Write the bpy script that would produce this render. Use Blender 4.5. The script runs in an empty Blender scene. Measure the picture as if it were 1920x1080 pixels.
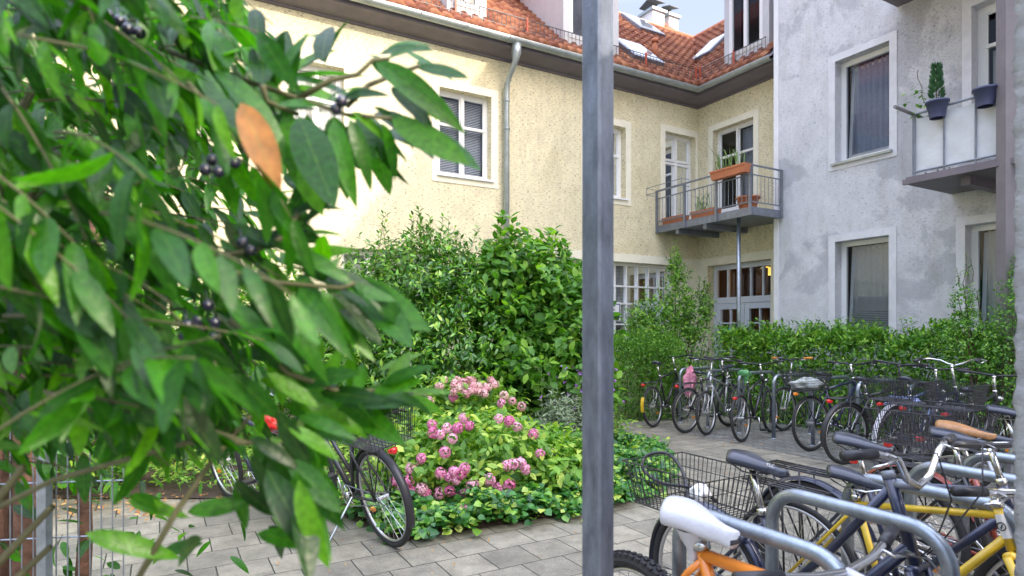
import bpy, math, random
import numpy as np
from mathutils import Vector, Matrix
R = math.radians
random.seed(7); rng = np.random.default_rng(7)
sc = bpy.context.scene
# ------------------------------------------------------------------ camera
H = 1.45; FPX = 1157.0; YH = 620.0
cd = bpy.data.cameras.new('camera'); cam = bpy.data.objects.new('camera', cd); sc.collection.objects.link(cam)
cam.location = (0, 0, H); cam.rotation_euler = (R(90), 0, 0)
cd.sensor_width = 36; cd.lens = FPX/1920*36; cd.shift_y = (YH-540)/1920
cd.clip_start = .02; cd.clip_end = 600
cd.dof.use_dof = True; cd.dof.focus_distance = 4.6; cd.dof.aperture_fstop = 3.5
sc.camera = cam
# ------------------------------------------------------------------ world, sun, exposure
SUN_AZ = Vector((.80, -.60)).normalized(); SUN_EL = R(27)
w = bpy.data.worlds.new('World'); sc.world = w; w.use_nodes = True
nt = w.node_tree; bg = nt.nodes['Background']
sky = nt.nodes.new('ShaderNodeTexSky'); sky.sky_type = 'NISHITA'; sky.sun_disc = False
sky.sun_elevation = SUN_EL; sky.sun_rotation = math.atan2(SUN_AZ.x, SUN_AZ.y)
sky.air_density = 1.0; sky.dust_density = 4.0; sky.ozone_density = 1.0
veil = nt.nodes.new('ShaderNodeMix'); veil.data_type = 'RGBA'; veil.inputs[0].default_value = .62; veil.inputs[7].default_value = (1.12, 1.10, 1.22, 1)   # thin high cloud
nt.links.new(sky.outputs[0], veil.inputs[6]); wtc = nt.nodes.new('ShaderNodeTexCoord'); wsx = nt.nodes.new('ShaderNodeSeparateXYZ'); nt.links.new(wtc.outputs['Generated'], wsx.inputs[0])
wmr = nt.nodes.new('ShaderNodeMapRange'); nt.links.new(wsx.outputs[2], wmr.inputs[0]); wmr.inputs[1].default_value = .46; wmr.inputs[2].default_value = .85; wmr.inputs[3].default_value = .40; wmr.inputs[4].default_value = 1.9
wml = nt.nodes.new('ShaderNodeVectorMath'); wml.operation = 'SCALE'; nt.links.new(veil.outputs[2], wml.inputs[0]); nt.links.new(wmr.outputs[0], wml.inputs[3]); nt.links.new(wml.outputs[0], bg.inputs[0])   # hazy sky is brightest overhead; bg.inputs[1].default_value = .15
sl = bpy.data.lights.new('sun', 'SUN'); sun = bpy.data.objects.new('sun', sl); sc.collection.objects.link(sun)
sl.energy = 2.8; sl.angle = R(.6); sl.color = (1, .90, .74)
sv = Vector((SUN_AZ.x*math.cos(SUN_EL), SUN_AZ.y*math.cos(SUN_EL), math.sin(SUN_EL)))
sun.rotation_euler = sv.to_track_quat('Z', 'Y').to_euler()
sc.view_settings.view_transform = 'Standard'; sc.view_settings.look = 'None'
sc.view_settings.exposure = 0.66; sc.view_settings.gamma = 1
sc.render.engine = 'CYCLES'

# ------------------------------------------------------------------ helpers
COL = sc.collection
def W(px, py, Z):                     # a point seen at (px,py) of the 1920 photo at depth Z
    return Vector(((px-960)/FPX*Z, Z, H+(YH-py)/FPX*Z))
def G(px, py, h=0.0):                 # point on the ground (or at height h)
    Z = FPX*(H-h)/(py-YH); return Vector(((px-960)/FPX*Z, Z, h))
def tag(o, label=None, cat=None, group=None, kind=None):
    if label: o['label'] = label
    if cat: o['category'] = cat
    if group: o['group'] = group
    if kind: o['kind'] = kind
    return o
def empty(name, loc, label, cat, group=None, rz=0, rx=0):
    o = bpy.data.objects.new(name, None); COL.objects.link(o); o.location = loc; o.rotation_euler = (rx, 0, rz)
    o.empty_display_size = .1
    return tag(o, label, cat, group)
def origin(p):
    v = Vector((0, 0, 0))
    while p is not None: v += p.location; p = p.parent
    return v
def link(name, me, parent=None):
    o = bpy.data.objects.new(name, me); COL.objects.link(o)
    if parent is not None: o.parent = parent
    return o
class MB:
    def __init__(s): s.v = []; s.f = []; s.mi = []; s.uv = {}; s.m = 0
    def add(s, vs, fs, uvs=None):
        b = len(s.v); s.v += [tuple(x) for x in vs]
        for k, f in enumerate(fs):
            if uvs: s.uv[len(s.f)] = uvs[k]
            s.f.append([b+i for i in f]); s.mi.append(s.m)
    def obox(s, o, ax, ay, az):       # parallelepiped from corner o
        o = Vector(o); ax = Vector(ax); ay = Vector(ay); az = Vector(az)
        vs = [o, o+ax, o+ax+ay, o+ay, o+az, o+ax+az, o+ax+ay+az, o+ay+az]
        fs = [(0,3,2,1),(4,5,6,7),(0,1,5,4),(1,2,6,5),(2,3,7,6),(3,0,4,7)]
        if ax.cross(ay).dot(az) < 0: fs = [f[::-1] for f in fs]
        s.add(vs, fs)
    def cbox(s, c, sx, sy, sz):
        s.obox(Vector(c)-Vector((sx/2, sy/2, sz/2)), (sx,0,0), (0,sy,0), (0,0,sz))
    def quad(s, a, b, c, d): s.add([a,b,c,d], [(0,1,2,3)])
    def tube(s, pts, r, n=8, closed=False, caps=True):
        pts = [Vector(p) for p in pts]; L = len(pts); rs = r if isinstance(r, (list, tuple)) else [r]*L
        vs = []; prev = None
        for i in range(L):
            a = pts[i-1] if (i > 0 or closed) else pts[i]; b = pts[(i+1) % L] if (i < L-1 or closed) else pts[i]
            t = (b-a)
            if t.length < 1e-9: t = Vector((0,0,1))
            t.normalize()
            if prev is None:
                u = t.cross(Vector((0,0,1)))
                if u.length < .1: u = t.cross(Vector((1,0,0)))
            else: u = prev - t*prev.dot(t)
            if u.length < 1e-6: u = t.orthogonal()
            u.normalize(); prev = u; v = t.cross(u)
            for k in range(n):
                an = 2*math.pi*k/n; vs.append(pts[i]+(u*math.cos(an)+v*math.sin(an))*rs[i])
        fs = []
        for i in range(L if closed else L-1):
            j = (i+1) % L
            for k in range(n): fs.append((i*n+k, i*n+(k+1)%n, j*n+(k+1)%n, j*n+k))
        if caps and not closed:
            fs.append(tuple(range(n))[::-1]); fs.append(tuple((L-1)*n+k for k in range(n)))
        s.add(vs, fs)
    def ring(s, c, Rr, r, axis='y', n=48, m=8, ra=None):
        c = Vector(c); ra = ra or r; vs = []; fs = []
        for i in range(n):
            a = 2*math.pi*i/n
            for k in range(m):
                b = 2*math.pi*k/m; rr = Rr+r*math.cos(b); q = ra*math.sin(b)
                vs.append(c+Vector((rr*math.cos(a), q, rr*math.sin(a))))
        for i in range(n):
            for k in range(m): fs.append((i*m+k, i*m+(k+1)%m, ((i+1)%n)*m+(k+1)%m, ((i+1)%n)*m+k))
        s.add(vs, fs)
    def lathe(s, prof, c, n=20):
        c = Vector(c); vs = []; fs = []; L = len(prof)
        for r, z in prof:
            for k in range(n):
                a = 2*math.pi*k/n; vs.append(c+Vector((r*math.cos(a), r*math.sin(a), z)))
        for i in range(L-1):
            for k in range(n): fs.append((i*n+k, i*n+(k+1)%n, (i+1)*n+(k+1)%n, (i+1)*n+k))
        s.add(vs, fs)
    def mesh(s, name, mats, smooth=False, off=Vector((0,0,0))):
        me = bpy.data.meshes.new(name)
        me.from_pydata([(v[0]-off.x, v[1]-off.y, v[2]-off.z) for v in s.v], [], s.f)
        if not isinstance(mats, (list, tuple)): mats = [mats]
        for m in mats: me.materials.append(m)
        me.polygons.foreach_set('material_index', s.mi)
        if smooth: me.polygons.foreach_set('use_smooth', [True]*len(s.f))
        if s.uv:
            ul = me.uv_layers.new(name='UVMap')
            for p in me.polygons:
                u = s.uv.get(p.index)
                if u:
                    for li, c in zip(p.loop_indices, u): ul.data[li].uv = c
        me.update(); return me
    def build(s, name, mats, parent=None, smooth=False, local=False):
        off = Vector((0,0,0)) if local else origin(parent)
        return link(name, s.mesh(name, mats, smooth, off), parent)
def np_mesh(name, V, F, mats, off, uv=None, smooth=False):
    me = bpy.data.meshes.new(name); V = np.asarray(V, dtype=np.float32)-np.array(off, dtype=np.float32)
    k = F.shape[1]
    me.vertices.add(len(V)); me.vertices.foreach_set('co', V.ravel())
    me.loops.add(F.size); me.loops.foreach_set('vertex_index', F.ravel().astype(np.int32))
    me.polygons.add(len(F)); me.polygons.foreach_set('loop_start', np.arange(0, F.size, k, dtype=np.int32))
    if not isinstance(mats, (list, tuple)): mats = [mats]
    for m in mats: me.materials.append(m)
    if uv is not None:
        ul = me.uv_layers.new(name='UVMap'); ul.data.foreach_set('uv', uv[F.ravel()].astype(np.float32).ravel())
    if smooth: me.polygons.foreach_set('use_smooth', np.ones(len(F), dtype=bool))
    me.update(calc_edges=True); return me

# ------------------------------------------------------------------ materials
def NM(name):
    m = bpy.data.materials.new(name); m.use_nodes = True
    return m, m.node_tree, m.node_tree.nodes['Principled BSDF'], m.node_tree.nodes.new, m.node_tree.links.new
def plain(name, col, rough=.5, metal=0, bump=0, bscale=60, var=0, vscale=6, coat=0, trans=0, vz=1):
    m, t, b, N, L = NM(name)
    b.inputs['Base Color'].default_value = (*col, 1); b.inputs['Roughness'].default_value = rough
    b.inputs['Metallic'].default_value = metal; b.inputs['Coat Weight'].default_value = coat
    tc = N('ShaderNodeTexCoord')
    if var:
        n = N('ShaderNodeTexNoise'); n.inputs['Scale'].default_value = vscale; n.inputs['Detail'].default_value = 8; n.inputs['Roughness'].default_value = .65
        mpv = N('ShaderNodeMapping'); mpv.inputs['Scale'].default_value = (1, 1, vz); L(tc.outputs['Object'], mpv.inputs['Vector']); L(mpv.outputs[0], n.inputs['Vector'])
        r = N('ShaderNodeValToRGB'); e = r.color_ramp.elements
        e[0].position = .3; e[1].position = .7
        e[0].color = (*[c*(1-var) for c in col], 1); e[1].color = (*[min(1, c*(1+var)) for c in col], 1)
        L(n.outputs[0], r.inputs[0]); L(r.outputs[0], b.inputs['Base Color'])
    if bump:
        n = N('ShaderNodeTexNoise'); n.inputs['Scale'].default_value = bscale; n.inputs['Detail'].default_value = 6
        L(tc.outputs['Object'], n.inputs['Vector'])
        bp = N('ShaderNodeBump'); bp.inputs['Strength'].default_value = bump; bp.inputs['Distance'].default_value = .02
        L(n.outputs[0], bp.inputs['Height']); L(bp.outputs[0], b.inputs['Normal'])
    return m
def stucco(name, base, patch, mark, rot, patch_lo=.52, patch_hi=.6, markamt=.62, bump=.6, fine=22):
    # scratched render: stretched short horizontal marks, larger discoloured patches
    m, t, b, N, L = NM(name); b.inputs['Roughness'].default_value = .9
    tc = N('ShaderNodeTexCoord')
    n1 = N('ShaderNodeTexNoise'); n1.inputs['Scale'].default_value = .9; n1.inputs['Detail'].default_value = 9; n1.inputs['Roughness'].default_value = .62; n1.inputs['Distortion'].default_value = .4
    L(tc.outputs['Object'], n1.inputs['Vector'])
    r1 = N('ShaderNodeValToRGB'); r1.color_ramp.elements[0].position = patch_lo; r1.color_ramp.elements[1].position = patch_hi
    r1.color_ramp.elements[0].color = (*base, 1); r1.color_ramp.elements[1].color = (*patch, 1)
    L(n1.outputs[0], r1.inputs[0])
    mp = N('ShaderNodeMapping'); mp.vector_type = 'POINT'; mp.inputs['Rotation'].default_value = (0, 0, rot); mp.inputs['Scale'].default_value = (1, 1, 4.2)
    L(tc.outputs['Object'], mp.inputs['Vector'])
    n2 = N('ShaderNodeTexNoise'); n2.inputs['Scale'].default_value = fine*.55; n2.inputs['Detail'].default_value = 4; n2.inputs['Roughness'].default_value = .6
    L(mp.outputs[0], n2.inputs['Vector'])
    r2 = N('ShaderNodeValToRGB'); r2.color_ramp.elements[0].position = markamt; r2.color_ramp.elements[1].position = markamt+.07
    r2.color_ramp.elements[0].color = (0,0,0,1); r2.color_ramp.elements[1].color = (1,1,1,1)
    L(n2.outputs[0], r2.inputs[0])
    mx = N('ShaderNodeMix'); mx.data_type = 'RGBA'; L(r2.outputs[0], mx.inputs[0]); L(r1.outputs[0], mx.inputs[6]); mx.inputs[7].default_value = (*mark, 1)
    n4 = N('ShaderNodeTexNoise'); n4.inputs['Scale'].default_value = 3.5; n4.inputs['Detail'].default_value = 10; n4.inputs['Roughness'].default_value = .75
    L(tc.outputs['Object'], n4.inputs['Vector'])
    r4 = N('ShaderNodeValToRGB'); r4.color_ramp.elements[0].position = .35; r4.color_ramp.elements[1].position = .65
    r4.color_ramp.elements[0].color = (.88,.88,.88,1); r4.color_ramp.elements[1].color = (1.05,1.05,1.05,1)
    L(n4.outputs[0], r4.inputs[0])
    mm = N('ShaderNodeMix'); mm.data_type = 'RGBA'; mm.blend_type = 'MULTIPLY'; mm.inputs[0].default_value = 1
    L(mx.outputs[2], mm.inputs[6]); L(r4.outputs[0], mm.inputs[7])
    ms5 = N('ShaderNodeMapping'); ms5.inputs['Scale'].default_value = (2.2, 2.2, .45); L(tc.outputs['Object'], ms5.inputs['Vector'])      # rain streaks
    n5 = N('ShaderNodeTexNoise'); n5.inputs['Scale'].default_value = 2; n5.inputs['Detail'].default_value = 6; n5.inputs['Roughness'].default_value = .6; L(ms5.outputs[0], n5.inputs['Vector'])
    r5 = N('ShaderNodeValToRGB'); r5.color_ramp.elements[0].position = .26; r5.color_ramp.elements[1].position = .50; r5.color_ramp.elements[0].color = (.88,.87,.85,1); r5.color_ramp.elements[1].color = (1,1,1,1); L(n5.outputs[0], r5.inputs[0])
    m5 = N('ShaderNodeMix'); m5.data_type = 'RGBA'; m5.blend_type = 'MULTIPLY'; m5.inputs[0].default_value = 1; L(mm.outputs[2], m5.inputs[6]); L(r5.outputs[0], m5.inputs[7]); L(m5.outputs[2], b.inputs['Base Color'])
    n3 = N('ShaderNodeTexNoise'); n3.inputs['Scale'].default_value = fine; n3.inputs['Detail'].default_value = 8; n3.inputs['Roughness'].default_value = .7
    mp2 = N('ShaderNodeMapping'); mp2.inputs['Scale'].default_value = (1, 1, 1.8); L(tc.outputs['Object'], mp2.inputs['Vector']); L(mp2.outputs[0], n3.inputs['Vector'])
    sb = N('ShaderNodeMath'); sb.operation = 'SUBTRACT'; L(n3.outputs[0], sb.inputs[0])
    ms = N('ShaderNodeMath'); ms.operation = 'MULTIPLY'; L(r2.outputs[0], ms.inputs[0]); ms.inputs[1].default_value = .35; L(ms.outputs[0], sb.inputs[1])
    bp = N('ShaderNodeBump'); bp.inputs['Strength'].default_value = bump; bp.inputs['Distance'].default_value = .03
    L(sb.outputs[0], bp.inputs['Height']); L(bp.outputs[0], b.inputs['Normal'])
    return m
def paving(name, rot, bw, bh, mort, c1, c2, zig=0.0):
    m, t, b, N, L = NM(name); b.inputs['Roughness'].default_value = .75
    tc = N('ShaderNodeTexCoord'); mp = N('ShaderNodeMapping'); mp.inputs['Rotation'].default_value = (0, 0, rot)
    L(tc.outputs['Object'], mp.inputs['Vector']); vec = mp.outputs[0]
    if zig:
        sx = N('ShaderNodeSeparateXYZ'); L(vec, sx.inputs[0])
        pp = N('ShaderNodeMath'); pp.operation = 'PINGPONG'; L(sx.outputs[0], pp.inputs[0]); pp.inputs[1].default_value = bw/2
        ad = N('ShaderNodeMath'); ad.operation = 'MULTIPLY_ADD'; L(pp.outputs[0], ad.inputs[0]); ad.inputs[1].default_value = zig; L(sx.outputs[1], ad.inputs[2])
        cx = N('ShaderNodeCombineXYZ'); L(sx.outputs[0], cx.inputs[0]); L(ad.outputs[0], cx.inputs[1]); vec = cx.outputs[0]
    nw = N('ShaderNodeTexNoise'); nw.inputs['Scale'].default_value = 14; nw.inputs['Detail'].default_value = 3; L(vec, nw.inputs['Vector'])
    va = N('ShaderNodeVectorMath'); va.operation = 'MULTIPLY_ADD'; L(nw.outputs['Color'], va.inputs[0]); va.inputs[1].default_value = (.008,.008,0); L(vec, va.inputs[2]); vec = va.outputs[0]
    br = N('ShaderNodeTexBrick'); br.inputs['Scale'].default_value = 1; br.inputs['Brick Width'].default_value = bw; br.inputs['Row Height'].default_value = bh
    br.inputs['Mortar Size'].default_value = mort; br.inputs['Mortar Smooth'].default_value = .3; br.offset = .5
    br.inputs['Color1'].default_value = (*c1, 1); br.inputs['Color2'].default_value = (*c2, 1); br.inputs['Mortar'].default_value = (.035,.035,.028,1)
    br.inputs['Bias'].default_value = -.1
    L(vec, br.inputs['Vector'])
    n = N('ShaderNodeTexNoise'); n.inputs['Scale'].default_value = 5; n.inputs['Detail'].default_value = 9; n.inputs['Roughness'].default_value = .8; L(tc.outputs['Object'], n.inputs['Vector'])
    r = N('ShaderNodeValToRGB'); r.color_ramp.elements[0].position = .32; r.color_ramp.elements[1].position = .66
    r.color_ramp.elements[0].color = (.5,.5,.5,1); r.color_ramp.elements[1].color = (1.18,1.18,1.15,1); L(n.outputs[0], r.inputs[0])
    nf = N('ShaderNodeTexNoise'); nf.inputs['Scale'].default_value = 160; nf.inputs['Detail'].default_value = 3; L(tc.outputs['Object'], nf.inputs['Vector'])
    rf = N('ShaderNodeValToRGB'); rf.color_ramp.elements[0].position = .35; rf.color_ramp.elements[1].position = .62
    rf.color_ramp.elements[0].color = (.62,.62,.62,1); rf.color_ramp.elements[1].color = (1.15,1.15,1.15,1); L(nf.outputs[0], rf.inputs[0])
    m1 = N('ShaderNodeMix'); m1.data_type = 'RGBA'; m1.blend_type = 'MULTIPLY'; m1.inputs[0].default_value = 1; L(br.outputs[0], m1.inputs[6]); L(r.outputs[0], m1.inputs[7])
    m2 = N('ShaderNodeMix'); m2.data_type = 'RGBA'; m2.blend_type = 'MULTIPLY'; m2.inputs[0].default_value = 1; L(m1.outputs[2], m2.inputs[6]); L(rf.outputs[0], m2.inputs[7])
    ng = N('ShaderNodeTexNoise'); ng.inputs['Scale'].default_value = 1.6; ng.inputs['Detail'].default_value = 8; ng.inputs['Roughness'].default_value = .75; L(tc.outputs['Object'], ng.inputs['Vector'])
    rg = N('ShaderNodeValToRGB'); rg.color_ramp.elements[0].position = .52; rg.color_ramp.elements[1].position = .70; rg.color_ramp.elements[0].color = (0,0,0,1); rg.color_ramp.elements[1].color = (.45,.45,.45,1); L(ng.outputs[0], rg.inputs[0])
    mg = N('ShaderNodeMix'); mg.data_type = 'RGBA'; L(rg.outputs[0], mg.inputs[0]); L(m2.outputs[2], mg.inputs[6]); mg.inputs[7].default_value = (.13,.125,.085,1)
    L(mg.outputs[2], b.inputs['Base Color'])
    iv = N('ShaderNodeMath'); iv.operation = 'MULTIPLY_ADD'; L(br.outputs['Fac'], iv.inputs[0]); iv.inputs[1].default_value = -1.0
    ml = N('ShaderNodeMath'); ml.operation = 'MULTIPLY'; L(nf.outputs[0], ml.inputs[0]); ml.inputs[1].default_value = .25; L(ml.outputs[0], iv.inputs[2])
    bp = N('ShaderNodeBump'); bp.inputs['Strength'].default_value = .7; bp.inputs['Distance'].default_value = .012; L(iv.outputs[0], bp.inputs['Height']); L(bp.outputs[0], b.inputs['Normal'])
    return m
def leafmat(name, cols, rough=.35, trans=.35, sheen=.5, tcol=None, noise=0):
    # uv.x is a random number per leaf
    m, t, b, N, L = NM(name); out = t.nodes['Material Output']
    uv = N('ShaderNodeUVMap'); sx = N('ShaderNodeSeparateXYZ'); L(uv.outputs[0], sx.inputs[0])
    r = N('ShaderNodeValToRGB'); e = r.color_ramp.elements
    while len(e) < len(cols): e.new(.5)
    for k, (p, c) in enumerate(cols): e[k].position = p; e[k].color = (*c, 1)
    L(sx.outputs[0], r.inputs[0])
    # midrib and veins a little paler (uv.y runs across the blade)
    mr = N('ShaderNodeMath'); mr.operation = 'ABSOLUTE'; L(sx.outputs[1], mr.inputs[0])
    mr2 = N('ShaderNodeMath'); mr2.operation = 'LESS_THAN'; L(mr.outputs[0], mr2.inputs[0]); mr2.inputs[1].default_value = .05
    mxr = N('ShaderNodeMix'); mxr.data_type = 'RGBA'; mxr.blend_type = 'MIX'
    mf = N('ShaderNodeMath'); mf.operation = 'MULTIPLY'; L(mr2.outputs[0], mf.inputs[0]); mf.inputs[1].default_value = .22; L(mf.outputs[0], mxr.inputs[0])
    L(r.outputs[0], mxr.inputs[6]); mxr.inputs[7].default_value = (.16,.28,.05,1)
    if noise:
        tc = N('ShaderNodeTexCoord'); n = N('ShaderNodeTexNoise'); n.inputs['Scale'].default_value = noise; n.inputs['Detail'].default_value = 7; L(tc.outputs['Object'], n.inputs['Vector'])
        rr = N('ShaderNodeValToRGB'); rr.color_ramp.elements[0].position = .35; rr.color_ramp.elements[1].position = .62; rr.color_ramp.elements[0].color = (.72,.74,.7,1); rr.color_ramp.elements[1].color = (1.15,1.12,1,1); L(n.outputs[0], rr.inputs[0])
        mn = N('ShaderNodeMix'); mn.data_type = 'RGBA'; mn.blend_type = 'MULTIPLY'; mn.inputs[0].default_value = 1; L(mxr.outputs[2], mn.inputs[6]); L(rr.outputs[0], mn.inputs[7]); mxr = mn
        bp = N('ShaderNodeBump'); bp.inputs['Strength'].default_value = .35; bp.inputs['Distance'].default_value = .004; L(n.outputs[0], bp.inputs['Height']); L(bp.outputs[0], b.inputs['Normal'])
    L(mxr.outputs[2], b.inputs['Base Color']); b.inputs['Roughness'].default_value = rough; b.inputs['Specular IOR Level'].default_value = sheen
    tr = N('ShaderNodeBsdfTranslucent'); mul = N('ShaderNodeMix'); mul.data_type = 'RGBA'; mul.blend_type = 'MULTIPLY'; mul.inputs[0].default_value = 1
    L(mxr.outputs[2], mul.inputs[6]); mul.inputs[7].default_value = (*(tcol or (1.6, 1.9, .5)), 1); L(mul.outputs[2], tr.inputs[0])
    mx = N('ShaderNodeMixShader'); mx.inputs[0].default_value = trans; L(b.outputs[0], mx.inputs[1]); L(tr.outputs[0], mx.inputs[2]); L(mx.outputs[0], out.inputs[0])
    return m
def glass(name, tint=(.75,.8,.85), refl=.35):
    m, t, b, N, L = NM(name); out = t.nodes['Material Output']
    tr = N('ShaderNodeBsdfTransparent'); tr.inputs[0].default_value = (*tint, 1)
    gl = N('ShaderNodeBsdfGlossy'); gl.inputs['Roughness'].default_value = .03; gl.inputs[0].default_value = (.9,.93,1,1)
    lw = N('ShaderNodeLayerWeight'); lw.inputs[0].default_value = refl
    mx = N('ShaderNodeMixShader'); L(lw.outputs['Fresnel'], mx.inputs[0]); L(tr.outputs[0], mx.inputs[1]); L(gl.outputs[0], mx.inputs[2]); L(mx.outputs[0], out.inputs[0])
    return m
def tiles(name):
    m, t, b, N, L = NM(name); b.inputs['Roughness'].default_value = .8
    uv = N('ShaderNodeUVMap'); fl = N('ShaderNodeVectorMath'); fl.operation = 'FLOOR'; L(uv.outputs[0], fl.inputs[0])
    wn = N('ShaderNodeTexWhiteNoise'); wn.noise_dimensions = '2D'; L(fl.outputs[0], wn.inputs['Vector'])
    r = N('ShaderNodeValToRGB'); e = r.color_ramp.elements
    e[0].color = (.20,.065,.04,1); e[1].color = (.40,.18,.09,1); x = e.new(.5); x.color = (.29,.11,.06,1)
    L(wn.outputs[0], r.inputs[0])
    tc = N('ShaderNodeTexCoord'); n = N('ShaderNodeTexNoise'); n.inputs['Scale'].default_value = 2.2; n.inputs['Detail'].default_value = 9; n.inputs['Roughness'].default_value = .8
    L(tc.outputs['Object'], n.inputs['Vector'])
    r2 = N('ShaderNodeValToRGB'); r2.color_ramp.elements[0].position = .35; r2.color_ramp.elements[1].position = .6
    r2.color_ramp.elements[0].color = (.72,.70,.70,1); r2.color_ramp.elements[1].color = (1.05,1.02,1,1); L(n.outputs[0], r2.inputs[0])
    mm = N('ShaderNodeMix'); mm.data_type = 'RGBA'; mm.blend_type = 'MULTIPLY'; mm.inputs[0].default_value = 1; L(r.outputs[0], mm.inputs[6]); L(r2.outputs[0], mm.inputs[7])
    L(mm.outputs[2], b.inputs['Base Color'])
    return m
ANG = math.atan2(1157, 2030)          # direction of the paving rows and of the left facade
d1 = Vector((math.cos(ANG), math.sin(ANG), 0)); d2 = Vector((-math.sin(ANG), math.cos(ANG), 0)); UP = Vector((0,0,1))
M = {}
M['yellow'] = stucco('yellow_scratched_render', (.82,.745,.52), (.77,.69,.46), (.34,.29,.18), -ANG, markamt=.56, bump=.6, fine=32)
M['white'] = stucco('greyish_white_render', (.78,.785,.83), (.60,.61,.66), (.45,.46,.51), -ANG, patch_lo=.515, patch_hi=.56, markamt=.60, bump=1.0, fine=34)
M['trim'] = plain('cream_smooth_trim', (.80,.76,.62), .85, var=.06, bump=.15, bscale=30)
M['trimw'] = plain('white_smooth_trim', (.78,.78,.81), .85, var=.08, bump=.15, bscale=30)
M['trimg'] = plain('lilac_grey_smooth_trim', (.66,.665,.71), .85, var=.10, bump=.15, bscale=30)
M['winw'] = plain('white_window_paint', (.78,.78,.78), .4)
M['winb'] = plain('bluish_grey_door_paint', (.66,.70,.80), .45, var=.04)
M['glass'] = glass('window_glass'); M['glassd'] = glass('darker_window_glass', (.72,.76,.82), .28)
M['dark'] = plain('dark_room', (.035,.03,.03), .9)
M['warmroom'] = plain('warm_lit_room_wall', (.12,.055,.025), .9)
M['blind'] = plain('grey_blind_slats', (.55,.55,.56), .6)
M['curtain'] = plain('cream_curtain_cloth', (.72,.70,.62), .9, var=.08, vscale=20)
M['curtaing'] = plain('grey_curtain_cloth', (.42,.46,.56), .9, var=.1, vscale=20)
M['curtaino'] = plain('orange_curtain_cloth', (.35,.14,.04), .9, var=.15, vscale=20)
M['tile'] = tiles('red_clay_pantiles')
M['zinc'] = plain('weathered_zinc', (.36,.40,.40), .45, .6, var=.2, vscale=5)
M['eaves'] = plain('brownish_grey_eaves_paint', (.15,.13,.15), .6, var=.15, vscale=3)
M['redpaint'] = plain('red_metal_paint', (.45,.08,.04), .5, var=.15)
M['redflash'] = plain('red_ridge_sheet', (.60,.12,.05), .55, var=.1)
M['bar'] = plain('dark_grey_bars', (.10,.10,.11), .5, .4)
M['galv'] = plain('galvanised_steel', (.30,.34,.39), .36, .8, var=.25, vscale=18, bump=.05, bscale=120)
M['galvd'] = plain('dull_grey_steel', (.22,.24,.28), .5, .5, var=.2, vscale=10)
M['dormer'] = plain('pale_lilac_grey_render', (.55,.55,.57), .8, var=.06)
M['valley'] = plain('zinc_valley_sheet', (.55,.56,.58), .4, .5, var=.15)
M['terra'] = plain('terracotta', (.48,.17,.08), .8, var=.15, bump=.1)
M['soil'] = plain('dark_soil', (.06,.04,.028), .95, bump=.6, var=.3)
M['bluepot'] = plain('dark_blue_plastic_pot', (.06,.07,.15), .45)
M['cloth'] = plain('white_privacy_cloth', (.58,.60,.63), .7, bump=.5, bscale=7, var=.05)
M['galvp'] = plain('weathered_galvanised_post', (.14,.16,.20), .5, .4, vz=.3, var=.42, vscale=26, bump=.08, bscale=90)
M['postblue'] = plain('post_side_in_bluish_light', (.16,.20,.30), .5, .5, var=.28, vscale=30, bump=.08, bscale=90)  # unused; bluish light on one post face put into the colour
M['mauve'] = plain('mauve_brown_steel', (.20,.185,.205), .5, .2, var=.12, vscale=4)
M['rough'] = stucco('coarse_grey_render', (.58,.60,.63), (.48,.50,.53), (.40,.42,.46), 0, markamt=.7, bump=1.0, fine=40)
M['pave'] = paving('concrete_paving_slabs', -ANG, .30, .30, .0045, (.32,.295,.235), (.20,.188,.155))
M['zig'] = paving('zigzag_concrete_pavers', -ANG+R(90), .16, .10, .005, (.27,.265,.24), (.19,.19,.18), zig=.55)
M['tyre'] = plain('black_rubber', (.022,.022,.024), .75, bump=.2, bscale=200)
M['rim'] = plain('brushed_aluminium', (.55,.55,.56), .3, .85)
M['chrome'] = plain('chromed_steel', (.62,.62,.62), .18, 1, var=.1)
M['blackp'] = plain('black_plastic', (.025,.025,.03), .4)
M['saddle'] = plain('black_vinyl_saddle', (.022,.026,.045), .28, coat=.4, bump=.05)
M['navy'] = plain('dark_navy_frame_paint', (.018,.024,.06), .3, .1, coat=.5, var=.3, vscale=14)
M['blackf'] = plain('black_frame_paint', (.018,.018,.022), .32, .1, coat=.4, var=.3, vscale=14)
M['orange'] = plain('orange_frame_paint', (.75,.22,.02), .3, 0, coat=.6, var=.15, vscale=9)
M['yellowf'] = plain('yellow_frame_paint', (.68,.46,.03), .35, 0, coat=.4, var=.2, vscale=9)
M['bluef'] = plain('steel_blue_frame_paint', (.06,.10,.20), .3, .1, coat=.5, var=.2)
M['greyf'] = plain('silver_grey_frame_paint', (.34,.35,.36), .3, .6, coat=.3)
M['red'] = plain('red_plastic_reflector', (.60,.02,.02), .25, coat=.5)
M['amber'] = plain('amber_reflector', (.80,.25,.02), .25, coat=.5)
M['grip'] = plain('orange_brown_grip', (.65,.25,.04), .6)
M['brownl'] = plain('brown_leather', (.30,.15,.06), .45, var=.25, vscale=25, bump=.1)
M['redbrown'] = plain('red_brown_mudguard_paint', (.28,.05,.03), .35, coat=.4)
M['wplast'] = plain('white_plastic_cover', (.60,.60,.66), .34, bump=.35, bscale=16, coat=.2)
M['greenp'] = plain('green_white_saddle_cover', (.12,.36,.14), .5, var=.9, vscale=18)
M['pinkbag'] = plain('pink_patterned_cloth', (.75,.25,.35), .7, var=.6, vscale=25)
M['greybag'] = plain('grey_plastic_bag', (.52,.56,.54), .55, var=.2, vscale=12, bump=.4, bscale=18)
M['bluebag'] = plain('blue_white_cloth', (.28,.36,.62), .7, var=.6, vscale=16, bump=.3)
M['paper'] = plain('white_paper', (.80,.80,.80), .8)
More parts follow.
